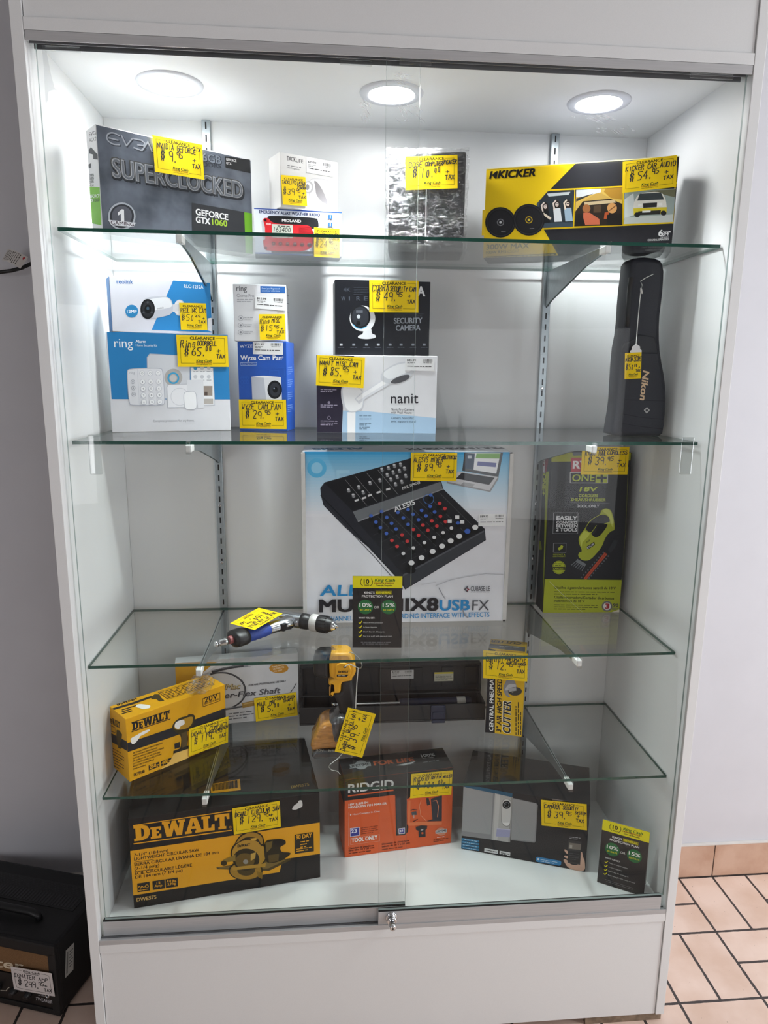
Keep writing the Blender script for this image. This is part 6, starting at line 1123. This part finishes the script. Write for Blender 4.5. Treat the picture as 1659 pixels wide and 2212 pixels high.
b = Mesh(); b.lathe([(.0055, 0), (.0055, .0025), (.0032, .0028), (.003, .0005)], M_CHROME, align((-.030, .002, .052), (-.030, -1, .052)), 20, cap=False); b.build('input_jack', parent=pn)
b = Mesh(); b.box(-.29, AD - .115, AH - .0004, -.025, AD - .040, AH + .0012, mat('#131315', .5, name='vent_frame'), .0006)
for i in range(30):
    x = -.284 + i * .0085
    b.box(x, AD - .110, AH + .0012, x + .004, AD - .076, AH + .0018, M_BLACK)
    for k in range(6): b.box(x + (.004 if k % 2 else 0), AD - .072 + k * .005, AH + .0012, x + .003 + (.004 if k % 2 else 0), AD - .0695 + k * .005, AH + .0017, mat('#232326', .4, name='vent_mesh'))
b.build('top_vent', parent=am, label='black slotted ventilation grille')
b = Mesh(); b.tube([(-.285, .062, AH + .001), (-.280, .062, AH + .010), (-.262, .062, AH + .016), (-.18, .062, AH + .017), (-.105, .062, AH + .016), (-.088, .062, AH + .010), (-.083, .062, AH + .001)], [.007, .008, .0085, .0085, .0085, .008, .007], BK, 14); b.build('carry_handle', parent=am)
ff = Face(Mesh(), (-AW, .0, 0), (1, 0, 0), (0, 0, 1), AW, AH, amw); ff.Z = ZQ
P = [ff.o + ff.U * q[0] + ff.V * q[1] for q in (ff.c(p) for p in [(140, 1462), (672, 1540), (722, 1850), (205, 1745)])]
b = Mesh(); fr = card_frame(b, P, .0030, .0005, mat('#d9d2d0', .5, name='white_tag_card')); tag_print(fr, [('EGNATER', .06, .58, .58, .16), ('AMP', .66, .58, .90, .14)], '299', '95', white=True); b.build('price_tag', parent=am, label='white handwritten price tag')
ff = Face(Mesh(), (0, 0, 0), (0, 1, 0), (0, 0, 1), AD, AH, amw); ff.Z = ZQ
P = [ff.o + ff.U * q[0] + ff.V * q[1] for q in (ff.c(p) for p in [(820, 1290), (930, 1185), (955, 1490), (855, 1600)])]
b = Mesh(); fr = card_frame(b, P, .0008, .0002, mat('#b9b8b2', .5, name='grey_label')); fr.bars('#333', .1, .1, .3, .9, 20); fr.micro('#444', (.45, .8), (.9, .8), .05, 6, .11); b.build('price_sticker', parent=am, label='grey barcode label on the side')
for x, y in ((-.02, .03), (-AW + .03, .03), (-.02, AD - .03), (-AW + .03, AD - .03)):
    b = Mesh(); b.lathe([(.011, .0), (.011, .0045)], M_BLACK, Matrix.Translation((x, y, 0)), 16); b.build('rubber_foot', parent=am)
# cable loop hanging in front of the wall, with its label
cbp = [on_y(*zpx(q, (0, 480, .0844)), y) for q, y in [((-700, 1180), .40), ((-300, 1270), .40), ((0, 1280), .40), ((300, 1240), .40), ((560, 1170), .405), ((760, 1080), .41), ((960, 960), .425), ((1100, 850), .435)]]
cl = empty('black_cable', cbp[2], 0, 'black cable hanging across the wall left of the cabinet', 'cable')
b = Mesh(); b.tube([p - cbp[2] for p in cbp], .0040, mat('#0c0c0d', .4, name='cable_rubber'), 12); b.build('cable_run', parent=cl)
P = [on_y(*zpx(q, (0, 480, .0844)), .394) - cbp[2] for q in [(195, 690), (720, 900), (520, 1190), (50, 970)]]
b = Mesh(); n_ = 8; TL, TR, BR, BL = P; vs = []
for i in range(n_ + 1):
    t = i / n_; bow = -.010 * math.sin(PI * t)
    for a, c_ in ((TL, TR), (BL, BR)): q = a.lerp(c_, t); vs.append(q + Vector((0, bow, .003 * math.sin(PI * t))))
b.add(vs, [[2 * i, 2 * i + 2, 2 * i + 3, 2 * i + 1] for i in range(n_)], mat('#cfcbc7', .5, name='cable_label'))
k_ = mat('#4a4542', .6, name='label_print')
def lq(u, v):
    i = min(int(u * n_), n_ - 1); t = u * n_ - i
    a = vs[2 * i].lerp(vs[2 * i + 2], t); c_ = vs[2 * i + 1].lerp(vs[2 * i + 3], t); return a.lerp(c_, v) + Vector((0, -.0003, 0))
rn = random.Random(9)
for r_ in range(9):
    u = .08 + r_ * .082; v = .08
    while v < .85:
        l = rn.uniform(.05, .16); b.add([lq(u, v), lq(u + .035, v), lq(u + .035, v + l), lq(u, v + l)], [[0, 1, 2, 3]], k_); v += l + .05
rd = mat('#b5222a', .5, name='red_mark'); b.add([lq(.90 + .035 * math.cos(a * PI / 5), .22 + .12 * math.sin(a * PI / 5)) for a in range(10)], [list(range(10))], rd)
b.build('cable_tag', parent=cl, label='white printed wrap-around label')
